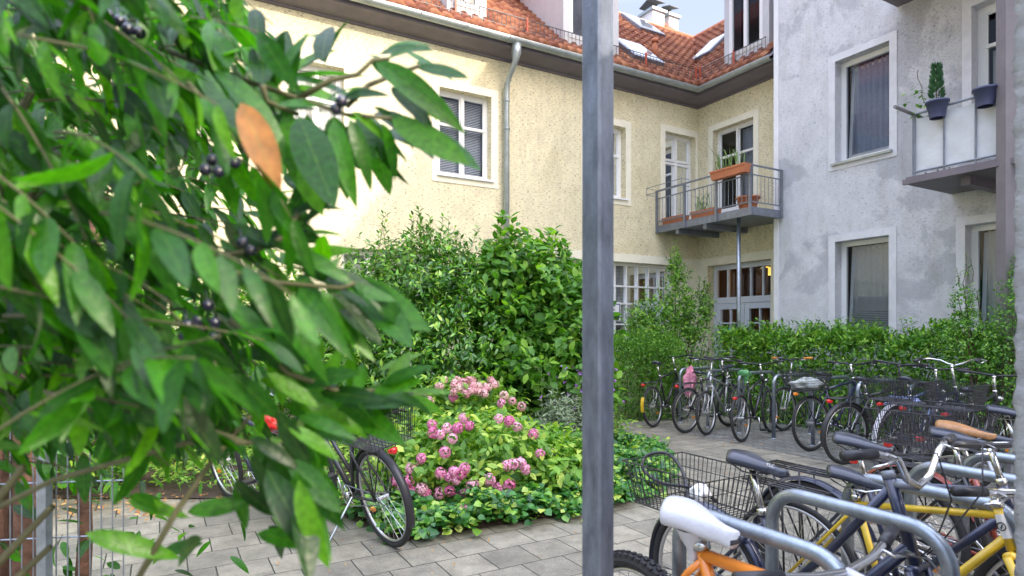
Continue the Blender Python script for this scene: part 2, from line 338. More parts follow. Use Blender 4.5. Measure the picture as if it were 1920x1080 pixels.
M['teal'] = plain('teal_sticker', (.03,.40,.45), .6)
M['bluedk'] = plain('dark_blue_print', (.05,.06,.25), .7)
M['wood'] = plain('brown_bark', (.10,.06,.04), .9, var=.4, vscale=20, bump=.6)
M['rust'] = plain('reddish_bark', (.11,.055,.035), .9, var=.5, vscale=12, bump=.7, bscale=25)
M['stem'] = plain('green_stem', (.10,.16,.04), .6, var=.2)
M['berry'] = plain('black_blue_berry', (.012,.010,.03), .2, coat=.7)
M['brownleaf'] = leafmat('withered_brown_leaf', [(0, (.24,.09,.02)), (1, (.32,.14,.03))], .6, .3, tcol=(1.3,1,.6), noise=60)
M['laurel'] = leafmat('glossy_laurel_leaf', [(0, (.006,.034,.004)), (.35, (.016,.085,.006)), (.75, (.038,.16,.008)), (1, (.09,.25,.012))], .34, .50, .45, tcol=(2.0,2.5,.20), noise=120)
M['bushd'] = leafmat('dark_glossy_shrub_leaf', [(0, (.018,.075,.012)), (.55, (.06,.20,.02)), (.85, (.16,.38,.03)), (1, (.36,.56,.07))], .30, .25, .6)
M['bushl'] = leafmat('light_shrub_leaf', [(0, (.03,.11,.012)), (.6, (.09,.25,.022)), (1, (.26,.46,.05))], .5, .35)
M['hedge'] = leafmat('hedge_leaf', [(0, (.03,.11,.012)), (.6, (.13,.32,.03)), (1, (.38,.58,.08))], .45, .3)
M['box'] = leafmat('fine_box_leaf', [(0, (.025,.10,.012)), (.6, (.09,.25,.025)), (1, (.28,.48,.07))], .5, .3)
M['ivy'] = leafmat('ivy_leaf', [(0, (.012,.07,.02)), (.55, (.05,.20,.03)), (.85, (.20,.40,.05)), (1, (.45,.52,.10))], .35, .25)
M['hyd'] = leafmat('hydrangea_leaf', [(0, (.045,.14,.015)), (.6, (.17,.36,.04)), (1, (.46,.56,.10))], .5, .35)
M['petal'] = leafmat('pink_hydrangea_petal', [(0, (.58,.10,.30)), (.45, (.72,.24,.46)), (1, (.85,.56,.66))], .6, .3, tcol=(1,.8,.9))
M['petalp'] = leafmat('pale_pink_hydrangea_petal', [(0, (.62,.28,.34)), (.5, (.76,.45,.50)), (1, (.80,.66,.56))], .6, .3, tcol=(1,.8,.8))
M['petalv'] = leafmat('violet_flower_petal', [(0, (.38,.14,.58)), (1, (.62,.34,.78))], .6, .3, tcol=(1,.8,1))
M['lav'] = leafmat('grey_green_needle_leaf', [(0, (.10,.15,.08)), (1, (.26,.33,.20))], .7, .2, tcol=(1,1,.8))
M['con'] = leafmat('conifer_needles', [(0, (.02,.08,.04)), (1, (.07,.18,.08))], .6, .2)
M['straw'] = leafmat('dry_litter_leaf', [(0, (.25,.10,.04)), (1, (.50,.30,.10))], .8, .2, tcol=(1,.9,.7))
lampm, _t, _b, _N, _L = NM('lit_lamp_shade'); _b.inputs['Base Color'].default_value = (1,.8,.2,1); _b.inputs['Emission Color'].default_value = (1,.62,.10,1); _b.inputs['Emission Strength'].default_value = 1.2
M['lamp'] = lampm

# ------------------------------------------------------------------ facades
class Fr:
    def __init__(s, O, u, n): s.O = Vector(O); s.u = u; s.n = n
    def p(s, t, z, o=0): q = s.O+s.u*t+s.n*o; return Vector((q.x, q.y, z))
    def box(s, mb, t0, t1, z0, z1, o0, o1): mb.obox(s.p(t0, z0, o0), s.u*(t1-t0), s.n*(o1-o0), UP*(z1-z0))
    def pix(s, px, py, off=0):
        D = Vector(((px-960)/FPX, 1, (YH-py)/FPX)); C0 = Vector((0,0,H))
        k = ((s.O+s.n*off-C0).dot(s.n))/D.dot(s.n); q = C0+D*k
        return (q-s.O).dot(s.u), q.z
C = Vector((3.91, 13.0, 0)); Cw = C-d1*.36
LF = Fr(C, -d1, -d2)       # left facade (t grows to the left)
SF = Fr(C, -d2, -d1)       # short yellow facade (t grows to the right)
WF = Fr(Cw, -d2, -d1)      # white facade
YEL = empty('yellow_house', C, 'cream yellow rendered house with red tiled roof behind the shrubs', 'house')
WHT = empty('white_house', Cw-d2*6, 'greyish white rendered house with patchy plaster behind the rear bicycles', 'house')
def rect(fr, x0, y0, x1, y1):         # pixel box (left,top,right,bottom), opening measured on the facade
    xm = (x0+x1)/2; ym = (y0+y1)/2
    ta = fr.pix(x0, ym)[0]; tb = fr.pix(x1, ym)[0]; tm = (ta+tb)/2
    za = fr.pix(xm, y1)[1]; zb = fr.pix(xm, y0)[1]
    return min(ta, tb), max(ta, tb), min(za, zb), max(za, zb)
def wall(fr, t0, t1, z0, z1, ops, depth, mat, parent, name='wall'):
    mb = MB(); ts = sorted({t0, t1, *[o[0] for o in ops], *[o[1] for o in ops]}); zs = sorted({z0, z1, *[o[2] for o in ops], *[o[3] for o in ops]})
    flip = fr.u.cross(UP).dot(fr.n) < 0
    for i in range(len(ts)-1):
        for j in range(len(zs)-1):
            tm = (ts[i]+ts[i+1])/2; zm = (zs[j]+zs[j+1])/2
            if any(o[0] < tm < o[1] and o[2] < zm < o[3] for o in ops): continue
            q = [fr.p(ts[i], zs[j]), fr.p(ts[i+1], zs[j]), fr.p(ts[i+1], zs[j+1]), fr.p(ts[i], zs[j+1])]
            mb.quad(*(q[::-1] if flip else q))
    for a, b, c, d in ops:
        for (p0, p1) in (((a,c),(a,d)), ((b,c),(b,d)), ((a,c),(b,c)), ((a,d),(b,d))):
            mb.quad(fr.p(*p0), fr.p(*p1), fr.p(*p1, -depth), fr.p(*p0, -depth))
    return mb.build(name, mat, parent)
def trim(fr, op, wdt, mat, parent, pr=.012, sill=False):
    a, b, c, d = op; mb = MB()
    fr.box(mb, a-wdt, a, c-(0 if sill else wdt), d+wdt, 0.001, pr); fr.box(mb, b, b+wdt, c-(0 if sill else wdt), d+wdt, 0.001, pr)
    fr.box(mb, a, b, d, d+wdt, .001, pr)
    if not sill: fr.box(mb, a, b, c-wdt, c, .001, pr)
    return mb.build('window_surround', mat, parent)
def cloth(fr, a, b, c, d, o, mat, parent, name='curtain', amp=.02, wave=.09):
    n = max(8, int((b-a)/wave*6)); mb = MB(); vs = []
    for i in range(n+1):
        t = a+(b-a)*i/n; oo = o+amp*math.sin(i*2*math.pi/6+.7*math.sin(i*.37))
        vs += [fr.p(t, c, oo), fr.p(t, d, oo)]
    mb.add(vs, [(2*i, 2*i+2, 2*i+3, 2*i+1) for i in range(n)])
    return mb.build(name, mat, parent, smooth=True)
def slats(fr, a, b, c, d, o, mat, parent, step=.028):
    mb = MB(); z = c
    while z < d:
        mb.quad(fr.p(a, z, o), fr.p(b, z, o), fr.p(b, z+step*.72, o-.014), fr.p(a, z+step*.72, o-.014)); z += step
    return mb.build('blind', mat, parent)
def window(fr, op, parent, paint, depth=.14, cols=2, rows=None, fw=.06, cover=None, gl='glass', name='window', sill=True, label=None, mull=.05, room='dark', sash=True):
    # rows: list of z-fractions where horizontal bars run; cols: panes across
    a, b, c, d = op; mb = MB(); o1 = -depth; o0 = -depth-.06
    fr.box(mb, a, a+fw, c, d, o0, o1); fr.box(mb, b-fw, b, c, d, o0, o1); fr.box(mb, a+fw, b-fw, d-fw, d, o0, o1); fr.box(mb, a+fw, b-fw, c, c+fw, o0, o1)
    ia, ib, ic, id_ = a+fw, b-fw, c+fw, d-fw
    for k in range(1, cols):
        t = ia+(ib-ia)*k/cols; fr.box(mb, t-mull/2, t+mull/2, ic, id_, o0+.006, o1+.012)
    for z in rows or []:
        zz = ic+(id_-ic)*z
        seg = [ia]+[ia+(ib-ia)*k/cols for k in range(1, cols)]+[ib]
        for k in range(cols): fr.box(mb, seg[k]+(mull/2 if k else 0), seg[k+1]-(mull/2 if k < cols-1 else 0), zz-mull*.45, zz+mull*.45, o0+.009, o1+.008)
    if sash:                                    # thin inner sash edges give each casement its own rim
        seg = [ia]+[ia+(ib-ia)*k/cols for k in range(1, cols)]+[ib]
        for k in range(cols):
            x0 = seg[k]+(mull/2 if k else 0); x1 = seg[k+1]-(mull/2 if k < cols-1 else 0)
            for (q0, q1, r0, r1) in ((x0, x0+.022, ic, id_), (x1-.022, x1, ic, id_), (x0+.022, x1-.022, ic, ic+.022), (x0+.022, x1-.022, id_-.022, id_)):
                fr.box(mb, q0, q1, r0, r1, o0+.012, o1-.014)
    win = mb.build(name, paint, parent)
    if label: win['label'] = label
    g = MB(); g.quad(fr.p(ia, ic, o0+.03), fr.p(ib, ic, o0+.03), fr.p(ib, id_, o0+.03), fr.p(ia, id_, o0+.03)); g.build('pane', M[gl], win)
    if sill:
        s = MB(); fr.box(s, a-.04, b+.04, c-.035, c-.003, -depth+.002, .05); s.build('sill', M['trimw'] if paint is M['winw'] else M['zinc'], win)
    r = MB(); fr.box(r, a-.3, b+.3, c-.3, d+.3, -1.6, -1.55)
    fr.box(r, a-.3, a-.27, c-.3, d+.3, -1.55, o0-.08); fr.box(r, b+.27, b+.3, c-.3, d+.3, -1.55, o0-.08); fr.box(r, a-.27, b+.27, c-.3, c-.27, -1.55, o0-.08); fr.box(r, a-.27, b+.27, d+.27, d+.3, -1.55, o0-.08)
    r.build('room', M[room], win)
    for cv in (cover or []):
        k = cv[0]
        if k == 'slats': slats(fr, ia+.01+(ib-ia)*cv[1], ia-.01+(ib-ia)*cv[2], ic+(id_-ic)*cv[3], ic+(id_-ic)*cv[4], o0-.05, M['blind'], win)
        else: cloth(fr, ia+(ib-ia)*cv[1], ia+(ib-ia)*cv[2], ic+(id_-ic)*cv[3], ic+(id_-ic)*cv[4], o0-.09, M[k], win)
    return win

EAVE = 6.23
# --- left facade openings
w1 = rect(LF, 823, 172, 921, 332); w0 = rect(LF, 545, 118, 645, 282); w2 = rect(LF, 1100, 232, 1173, 368)
bd = rect(LF, 1247, 252, 1304, 424); gw = rect(LF, 1040, 490, 1268, 655)
wm = rect(LF, 300, 60, 410, 230); gl2 = rect(LF, 640, 470, 830, 660)
opsL = [w1, w0, w2, bd, gw, wm, gl2]
wall(LF, 0, 17, 0, EAVE, opsL, .2, M['yellow'], YEL, 'wall')
for o in (w1, w0, w2, bd, wm): trim(LF, o, .13, M['trim'], YEL)
band = MB(); LF.box(band, .002, 4.2, gw[3], gw[3]+.16, .001, .014); LF.box(band, .002, gw[0], 0, gw[3], .001, .014); band.build('plinth_band', M['trim'], YEL)
window(LF, w1, YEL, M['winw'], cols=2, rows=[.62], cover=[('slats', 0, 1, 0, .98)])
window(LF, w0, YEL, M['winw'], cols=2, rows=[.62], cover=[('curtain', 0, 1, 0, 1)])
window(LF, wm, YEL, M['winw'], cols=2, rows=[.62], cover=[('curtain', 0, 1, 0, 1)])
window(LF, w2, YEL, M['winw'], cols=2, rows=[.62], cover=[('curtaing', 0, .4, 0, 1)])
window(LF, bd, YEL, M['winw'], cols=2, rows=[.70, .74], cover=[('curtain', .0, .35, 0, .7), ('curtaing', .55, 1, 0, .7)], name='balcony_door', sill=False)
window(LF, gw, YEL, M['winw'], cols=10, rows=[.27, .53, .745], mull=.032, cover=[('slats', 0, .7, .3, 1), ('curtain', .7, 1, 0, 1)], name='shop_window', sash=False)
window(LF, gl2, YEL, M['winw'], cols=4, rows=[.5], cover=[('curtain', 0, 1, 0, 1)])
# poster and white board behind the big window
pt = rect(LF, 1150, 566, 1171, 601)
mb = MB(); LF.box(mb, pt[0], pt[1]+.1, pt[2], pt[3], -.135, -.128); mb.m = 1
LF.box(mb, pt[0]+.012, pt[1]+.1, pt[3]-.05, pt[3]-.03, -.127, -.1262); LF.box(mb, pt[0]+.012, pt[0]+.03, pt[2]+.06, pt[3]-.05, -.127, -.1262); mb.m = 2
LF.box(mb, pt[0]+.03, pt[1]+.1, pt[2]+.01, pt[2]+.10, -.127, -.1262); mb.m = 3
for k, (x, z) in enumerate(((.12,.28),(.13,.2),(.10,.14),(.18,.24),(.17,.15))): LF.box(mb, pt[0]+x, pt[0]+x+.05, pt[2]+z, pt[2]+z+.018, -.127, -.1262)
tag(mb.build('poster', [M['paper'], M['bluedk'], M['bushd'], M['bar']], None), 'white poster with dark blue border in the large gridded window by the square steel post', 'poster')
# --- short facade
wb = rect(SF, 1337, 232, 1413, 392); dr = rect(SF, 1327, 492, 1446, 640); dr = (dr[0], dr[1], .12, dr[3])
wall(SF, 0, 3.2, 0, EAVE, [wb, dr], .25, M['yellow'], YEL, 'wall')
trim(SF, wb, .12, M['trim'], YEL)
band = MB(); SF.box(band, .016, dr[0], 0, dr[3]+.16, .001, .014); SF.box(band, dr[0], 2.6, dr[3], dr[3]+.16, .001, .014); SF.box(band, dr[1], 2.6, 0, dr[3], .001, .014); band.build('plinth_band', M['trim'], YEL)
window(SF, wb, YEL, M['winw'], cols=2, rows=[.68], cover=[('curtaing', .5, 1, 0, 1)])
# glazed double door with transom
a, b, c, d = dr; tr = c+(d-c)*.715; mb = MB(); o0, o1 = -.26, -.18
SF.box(mb, a, a+.07, c, d, o0, o1); SF.box(mb, b-.05, b, c, d, o0, o1); SF.box(mb, a+.07, b-.05, d-.09, d, o0, o1); SF.box(mb, a+.07, b-.05, tr-.02, tr+.10, o0, o1+.02)
for k in range(1, 5): t = a+.07+(b-.05-a-.07)*k/5; SF.box(mb, t-.018, t+.018, tr+.1, d-.09, o0+.01, o1-.01)
door = mb.build('glazed_double_door', M['winb'], YEL)
mid = (a+.07+b-.05)/2
for (x0, x1) in ((a+.07, mid), (mid, b-.05)):
    lf = MB(); s = .11
    SF.box(lf, x0+.006, x0+s, c, tr-.025, o0+.01, o1+.004); SF.box(lf, x1-s, x1-.006, c, tr-.025, o0+.01, o1+.004); SF.box(lf, x0+s, x1-s, tr-.14, tr-.025, o0+.01, o1+.004); SF.box(lf, x0+s, x1-s, c, c+.35, o0+.01, o1+.004)
    xm = (x0+x1)/2; SF.box(lf, xm-.014, xm+.014, c+.35, tr-.14, o0+.02, o1-.004)
    for k in range(1, 5): z = c+.35+(tr-.14-c-.35)*k/5; SF.box(lf, x0+s, x1-s, z-.014, z+.014, o0+.023, o1-.007)
    lfo = lf.build('door_leaf', M['winb'], door)
hb = MB(); hb.tube([SF.p(mid+.09, 1.12, o1), SF.p(mid+.09, 1.12, o1+.06), SF.p(mid+.2, 1.12, o1+.06)], .011, 8); hb.build('handle', M['chrome'], door, smooth=True)
g = MB(); g.quad(SF.p(a, c, -.225), SF.p(b, c, -.225), SF.p(b, d, -.225), SF.p(a, d, -.225)); g.build('pane', M['glassd'], door)
r = MB(); SF.box(r, a-.4, b+.4, 0.02, d+.3, -2.4, -2.36); SF.box(r, a-.4, a-.37, 0.02, d+.3, -2.36, -.34); SF.box(r, b+.37, b+.4, .02, d+.3, -2.36, -.34); SF.box(r, a-.37, b+.37, d+.25, d+.28, -2.36, -.34); SF.box(r, a-.37, b+.37, .02, .05, -2.36, -.34); r.build('room', M['warmroom'], door)
cloth(SF, a+.08, a+.30, .2, d-.1, -.5, M['curtaino'], door); cloth(SF, mid+.02, mid+.30, .2, d-.1, -.5, M['curtaino'], door)
lp = SF.pix(1437, 510, -.9); lo = SF.p(lp[0], lp[1]-.02, -.9)
lt = empty('pendant_lamp', lo, 'lit yellow pendant lamp glowing behind the transom of the glazed door', 'lamp')
mb = MB(); mb.lathe([(.03,.13),(.12,.10),(.17,.03),(.17,-.02),(.13,-.04),(.0,-.04)], lo, 18); mb.build('lamp_shade', M['lamp'], lt, smooth=True)
mb = MB(); mb.tube([lo+UP*.13, lo+UP*.5], .006, 5); mb.build('cable', M['bar'], lt)
pl = bpy.data.lights.new('pendant_light', 'POINT'); pl.energy = 2.5; pl.color = (1,.6,.25); pl.shadow_soft_size = .12
plo = bpy.data.objects.new('pendant_light', pl); COL.objects.link(plo); plo.location = lo-UP*.16
for nm, q, mt, lb in (('sticker', (1345,615,1357,625), 'teal', 'square teal notice stuck on the glazed door'), ('notice', (1361,615,1379,625), 'paper', 'white paper notice with grey lines on the glazed door')):
    op = rect(SF, *q); mb = MB(); SF.box(mb, op[0], op[1], op[2], op[3], -.175, -.171); mb.m = 1
    if mt == 'teal': SF.box(mb, op[0]+.06, op[0]+.10, op[2]+.03, op[2]+.06, -.170, -.1695)
    else:
        for k in range(3): SF.box(mb, op[0]+.06, op[1]-.03, op[2]+.03+.03*k, op[2]+.036+.03*k, -.170, -.1695)
    tag(mb.build(nm, [M[mt], M['paper'] if mt == 'teal' else M['zinc']], None), lb, nm)
# --- white facade
wu = rect(WF, 1566, 96, 1668, 294); wl = rect(WF, 1566, 447, 1667, 633); wr = rect(WF, 1810, 415, 1925, 640); wd = rect(WF, 1822, -8, 1925, 250)
tf = WF.pix(1452, 400)[0]
WH = 11.4  # height out of view, shaped to set where the house's shadow edge falls
wall(WF, tf, 30, 0, WH, [wu, wl, wr, wd], .22, M['white'], WHT, 'wall')  # unseen far run of the wall is lengthened to shade the yard
mb = MB(); mb.quad(WF.p(tf, 0), WF.p(tf, WH), WF.p(tf, WH, -9), WF.p(tf, 0, -9)); mb.quad(WF.p(30, 0), WF.p(30, WH), WF.p(30, WH, -9), WF.p(30, 0, -9)); mb.quad(WF.p(tf, 0, -9), WF.p(30, 0, -9), WF.p(30, WH, -9), WF.p(tf, WH, -9)); mb.build('side_wall', M['white'], WHT)
mb = MB(); WF.box(mb, tf, tf+.09, 0, WH, .001, .02); mb.build('corner_strip', M['trimw'], WHT)
for o in (wu, wl, wr, wd): trim(WF, o, .11, M['trimg'], WHT, sill=False)
mb = MB(); q = [WF.p(tf-.3, WH-.1, .5), WF.p(30.4, WH-.1, .5), WF.p(30.4, WH+.4, -4.5), WF.p(tf-.3, WH+.4, -4.5)]; q2 = [WF.p(tf-.3, WH+.4, -4.5), WF.p(30.4, WH+.4, -4.5), WF.p(30.4, WH-.1, -9.5), WF.p(tf-.3, WH-.1, -9.5)]
mb.quad(*q); mb.quad(*q2); mb.obox(WF.p(tf-.3, WH-.28, .5), WF.u*(30.4-tf), WF.n*-.06, UP*.175); mb.obox(WF.p(tf-.3, WH-.11, .43), WF.u*(30.4-tf), WF.n*-.43, UP*.005); mb.build('roof', M['tile'], WHT)
def tilted(fr, op, parent, cover, label=None):
    win = window(fr, op, parent, M['winw'], depth=.17, cols=1, rows=[], cover=cover, gl='glassd', fw=.075, mull=.04, sash=False, sill=False)
    a, b, c, d = op; sh = MB(); a += .085; b -= .085; c += .085; d -= .085; k = .05
    def bx(t0, t1, z0, z1):
        lean0 = -.16-.0*(z0-c); mbp = [fr.p(t0, z0, -.225-.10*(z0-c)/(d-c)), fr.p(t1, z0, -.225-.10*(z0-c)/(d-c)), fr.p(t1, z1, -.225-.10*(z1-c)/(d-c)), fr.p(t0, z1, -.225-.10*(z1-c)/(d-c))]
        back = [p-fr.n*.045 for p in mbp]; sh.add(mbp+back, [(0,1,2,3),(4,7,6,5),(0,4,5,1),(1,5,6,2),(2,6,7,3),(3,7,4,0)])
    bx(a, a+k, c, d); bx(b-k, b, c, d); bx(a+k, b-k, c, c+k); bx(a+k, b-k, d-k, d); sh.build('tilted_sash', M['winw'], win)
    s = MB(); fr.box(s, op[0]-.05, op[1]+.05, op[2]-.04, op[2]-.003, -.168, .055); s.build('sill', M['zinc'], win)
    return win
tilted(WF, wu, WHT, [('curtaing', .02, .98, 0, 1)])
tilted(WF, wl, WHT, [('curtain', .02, 1, .25, 1), ('slats', 0, 1, 0, .42)])
tilted(WF, wr, WHT, [('curtain', .1, .6, 0, 1)])
window(WF, wd, WHT, M['winw'], depth=.17, cols=1, rows=[.72], fw=.09, cover=[('curtain', .05, 1, 0, .7)], gl='glassd', name='balcony_door', sill=False)
# --- balconies
def balcony_white(z, t0, t1, D, top=.98):
    mb = MB(); WF.box(mb, t0-.06, t1, z-.09, z, .001, D+.06); WF.box(mb, t0-.08, t1, z-.095, z-.03, D+.06, D+.10); WF.box(mb, t0+.5, t0+.6, z-.20, z-.091, .001, D-.1); WF.box(mb, t0+2.1, t0+2.2, z-.20, z-.091, .001, D-.1)
    bal = mb.build('balcony', M['eaves'], WHT)
    rl = MB()
    n = int((t1-t0)/.34)
    for k in range(n+1):
        t = t0+.02+k*.34; rl.tube([WF.p(t, z, D), WF.p(t, z+top, D)], .011, 6)
    rl.tube([WF.p(t0, z+top, D), WF.p(t1, z+top, D)], .016, 8); rl.tube([WF.p(t0, z+.06, D), WF.p(t1, z+.06, D)], .013, 8)
    rl.tube([WF.p(t0, z+top, D), WF.p(t0, z+top, 0)], .016, 8)
    for k in range(4): rl.tube([WF.p(t0, z, D-.3*k), WF.p(t0, z+top, D-.3*k)], .010, 6)
    rl.build('railing', M['galvd'], bal)
    return bal
bz = 3.42; tb0 = WF.pix(1712, 300, 1.08)[0]
bal = balcony_white(bz, tb0, tb0+3.4, 1.08, .80)
mb = MB(); vs = []; fs = []; nx, nz = 60, 10
for i in range(nx+1):
    for j in range(nz+1):
        t = tb0+.01+3.36*i/nx; z = bz+.04+.70*j/nz; vs.append(WF.p(t, z, 1.06-.012*math.sin(i*.9+j*.5)*math.sin(j*.8+.3)-.01*abs(math.sin(i*.53))))
for i in range(nx):
    for j in range(nz): fs.append((i*(nz+1)+j, (i+1)*(nz+1)+j, (i+1)*(nz+1)+j+1, i*(nz+1)+j+1))
mb.add(vs, fs); mb.build('privacy_screen', M['cloth'], bal, smooth=True)
tb2, bz2 = WF.pix(1683, 20, 0)
b2 = balcony_white(bz2+.14, tb2+.06, tb2+3.6, 1.08)
rod = MB(); p0 = WF.p(tb0, bz+.80, 1.08); rod.tube([p0-WF.n*.15, p0+WF.n*.42+UP*.03], .022, 8)
tag(rod.build('awning_pole', M['mauve'], None), 'short dark pole sticking out past the corner of the cloth-screened balcony', 'pole')
# corner balcony on the yellow house
bt = 2.285; bzy = 3.53; D = 1.12
mb = MB(); SF.box(mb, .02, bt, bzy-.10, bzy, .001, D); SF.box(mb, .02, bt+.02, bzy-.115, bzy+.02, D, D+.03); SF.box(mb, bt, bt+.03, bzy-.115, bzy+.02, .37, D)
for q in (.5, 1.2): SF.box(mb, q, q+.08, bzy-.2, bzy-.101, .001, D)
baly = mb.build('balcony', M['galvd'], YEL)
rl = MB(); rt = .72
for t in (.03, .78, 1.55, bt): rl.obox(SF.p(t-.022, bzy-.12, D+.031), SF.u*.044, SF.n*.035, UP*(rt+.12))
rl.obox(SF.p(bt+.031, bzy-.12, .40), SF.u*.03, SF.n*.04, UP*(rt+.12))
for z in (rt, rt-.16, .10):
    rl.tube([SF.p(-.02, bzy+z, D+.05), SF.p(bt+.03, bzy+z, D+.05), SF.p(bt+.03, bzy+z, .37)], .018 if z == rt else .012, 8)
k = .1
while k < bt:
    rl.tube([SF.p(k, bzy+.10, D+.05), SF.p(k, bzy+rt-.16, D+.05)], .006, 5); k += .096
k = .45
while k < D: rl.tube([SF.p(bt+.03, bzy+.10, k), SF.p(bt+.03, bzy+rt-.16, k)], .006, 5); k += .096
for zz in (rt+.03, rt-.1): rl.tube([SF.p(0, bzy+zz, D+.09), SF.p(0, bzy+zz, D+.3), SF.p(.95, bzy+zz, D+.3), SF.p(.95, bzy+zz, D+.09)], .007, 5)
rl.tube([SF.p(0, bzy+rt-.1, D+.3), SF.p(0, bzy+rt+.03, D+.3)], .007, 5); rl.tube([SF.p(.95, bzy+rt-.1, D+.3), SF.p(.95, bzy+rt+.03, D+.3)], .007, 5)
rl.build('railing', M['galvd'], baly)
mb = MB(); ps = SF.pix(1385, 500, D-.15)[0]; mb.tube([SF.p(ps, 0, D-.15), SF.p(ps, bzy-.1, D-.15)], .034, 12); mb.build('support_post', M['galv'], baly, smooth=True)
# downpipe
def downpipe(fr, px, zt, parent):
    t = fr.pix(px, 300, .1)[0]; mb = MB()
    mb.tube([fr.p(t-.03, zt-.02, .38), fr.p(t-.03, zt-.16, .38), fr.p(t-.02, zt-.30, .36), fr.p(t, zt-.48, .2), fr.p(t, zt-.6, .12), fr.p(t, zt-.8, .1), fr.p(t, .05, .1)], [.085,.085,.05,.048,.048,.048,.048], 12)
    for z in (1.6, 3.4, 4.9, EAVE-.85): mb.tube([fr.p(t, z, .1), fr.p(t, z+.03, .1)], .058, 12)
    mb.build('downpipe', M['zinc'], parent, smooth=True)
downpipe(LF, 950, EAVE+.05, YEL)
# --- eaves, gutter, roofs
OV = .42
E = C-d2*OV-d1*OV; s_end = 2.12; t_end = 17.0
def strip(prof, mat, name, parent, n=2):      # extrude an (offset,z) profile round the inner corner
    mb = MB(); A = []
    for o, z in prof:
        q0 = C-d2*o-d1*t_end; q1 = C-d2*o-d1*o; q2 = C-d2*s_end-d1*o
        A.append([Vector((q.x, q.y, z)) for q in (q0, q1, q2)])
    for i in range(len(A)-1):
        for j in range(2): mb.quad(A[i][j], A[i][j+1], A[i+1][j+1], A[i+1][j])
    return mb.build(name, mat, parent)
eo = strip([(.0, EAVE-.12), (.04, EAVE-.12), (.04, EAVE-.09), (.12, EAVE-.075), (.29, EAVE-.02), (.33, EAVE-.015), (.33, EAVE+.06), (.0, EAVE+.12)], M['eaves'], 'eaves_board', YEL)
gut = strip([(.33+.075*(1-math.cos(a)), EAVE+.10-.075*math.sin(a)) for a in [math.pi*k/10 for k in range(11)]]+[(.478, EAVE+.112)], M['zinc'], 'gutter', YEL)
for p in gut.data.polygons: p.use_smooth = True
mb = MB()
for k in range(22):
    t = .9+k*.78; pts = [LF.p(t, EAVE+.10-.08*math.sin(a), .33+.08*(1-math.cos(a))) for a in [math.pi*q/8 for q in range(9)]]; mb = MB(); mb.tube(pts, .007, 4); mb.build('gutter_bracket', M['zinc'], YEL)
PITCH = math.atan2(3.15, 3.0+OV)
RZ = EAVE+.10; RUN = 3.0+OV; RISE = RUN*math.tan(PITCH)
def tile_plane(o, ux, inx, L0, L1, valley, name):     # pantiles as real relief; valley: the run grows with t from the corner
    slope = (inx*math.cos(PITCH)+UP*math.sin(PITCH)); nrm = (UP*math.cos(PITCH)-inx*math.sin(PITCH)); SL = RUN/math.cos(PITCH)
    TW, TL = .20, .21; nc = int((L1-L0)/TW); nr = int(SL/TL); V = []; F = []; U = []
    pr = [(0,0),(.12,.022),(.3,.045),(.5,.052),(.7,.045),(.84,.006),(.93,-.015)]
    for r_ in range(nr):
        for c_ in range(nc):
            tc = L0+(c_+.5)*TW; sm = (r_+.5)*TL*math.cos(PITCH)
            if valley and tc < -sm+.02+OV*0: continue
            b = len(V)
            for e, dz in ((0, .034), (1, .0)):
                for x, h in pr+[(1.0, 0)]:
                    V.append(o+ux*(L0+(c_+x)*TW)+slope*(r_*TL+e*(TL+.02))+nrm*(h+dz+.02)); U.append((c_+.5, r_+.5))
            n = len(pr)+1
            for x in range(n-1): F.append((b+x, b+x+1, b+n+x+1, b+n+x))
            # front lip
            b2 = len(V)
            for x, h in pr+[(1.0, 0)]: V.append(o+ux*(L0+(c_+x)*TW)+slope*(r_*TL)+nrm*(h-.012)); U.append((c_+.5, r_+.5))
            for x in range(n-1): F.append((b2+x, b2+x+1, b+x+1, b+x))
    me = np_mesh(name, np.array([tuple(v) for v in V]), np.array(F), M['tile'], tuple(origin(YEL)), np.array(U))
    return link(name, me, YEL)
Ez = Vector((E.x, E.y, RZ))
roofL = tile_plane(Ez, -d1, d2, -RUN-.2, t_end, True, 'roof')
roofS = tile_plane(Ez, -d2, d1, -RUN-.2, s_end-OV+.02, True, 'roof')
mb = MB()                                             # roof deck and far slopes
VT = Ez+(d1+d2)*RUN+UP*RISE
q = [Ez, Ez-d1*(t_end), Ez-d1*t_end+d2*RUN+UP*RISE, VT]; mb.quad(*q)
q = [Ez, VT, VT-d2*(RUN+s_end-OV), Ez-d2*(s_end-OV)]; mb.quad(*q)
far = VT+(d1+d2)*RUN-UP*RISE
mb.quad(VT, Ez-d1*t_end+d2*RUN+UP*RISE, far-d1*(t_end+2*RUN), far); mb.quad(VT, far, far-d2*(2*RUN+s_end), VT-d2*(RUN+s_end)); mb.build('roof_deck', M['eaves'], YEL)
mb = MB()                                             # back and end walls
a0 = C-d1*t_end; a1 = a0+d2*6.2; a2 = C+d2*6.2+d1*6.2; a3 = C-d2*3+d1*6.2
for p, q in ((a0, a1), (a1, a2), (a2, a3)):
    mb.quad(Vector((p.x,p.y,0)), Vector((q.x,q.y,0)), Vector((q.x,q.y,EAVE+.05)), Vector((p.x,p.y,EAVE+.05)))
mb.build('back_wall', M['yellow'], YEL)
mb = MB(); 
for (p, q) in ((VT+UP*.05, VT-d1*(t_end+RUN)+UP*.05), (VT+UP*.05, VT-d2*(RUN+s_end)+UP*.05)): mb.tube([p, q], .07, 8)
mb.build('ridge_cap', M['terra'], YEL)
mb = MB(); mb.obox(VT-d1*1.15+d2*.12-UP*.2, -d1*3.2, d2*.2, UP*.42); mb.build('ridge_parapet', M['trimw'], YEL)
mb = MB(); vd = (d1+d2)*RUN+UP*RISE; side = (d1-d2).normalized()*.11; up = UP*.05
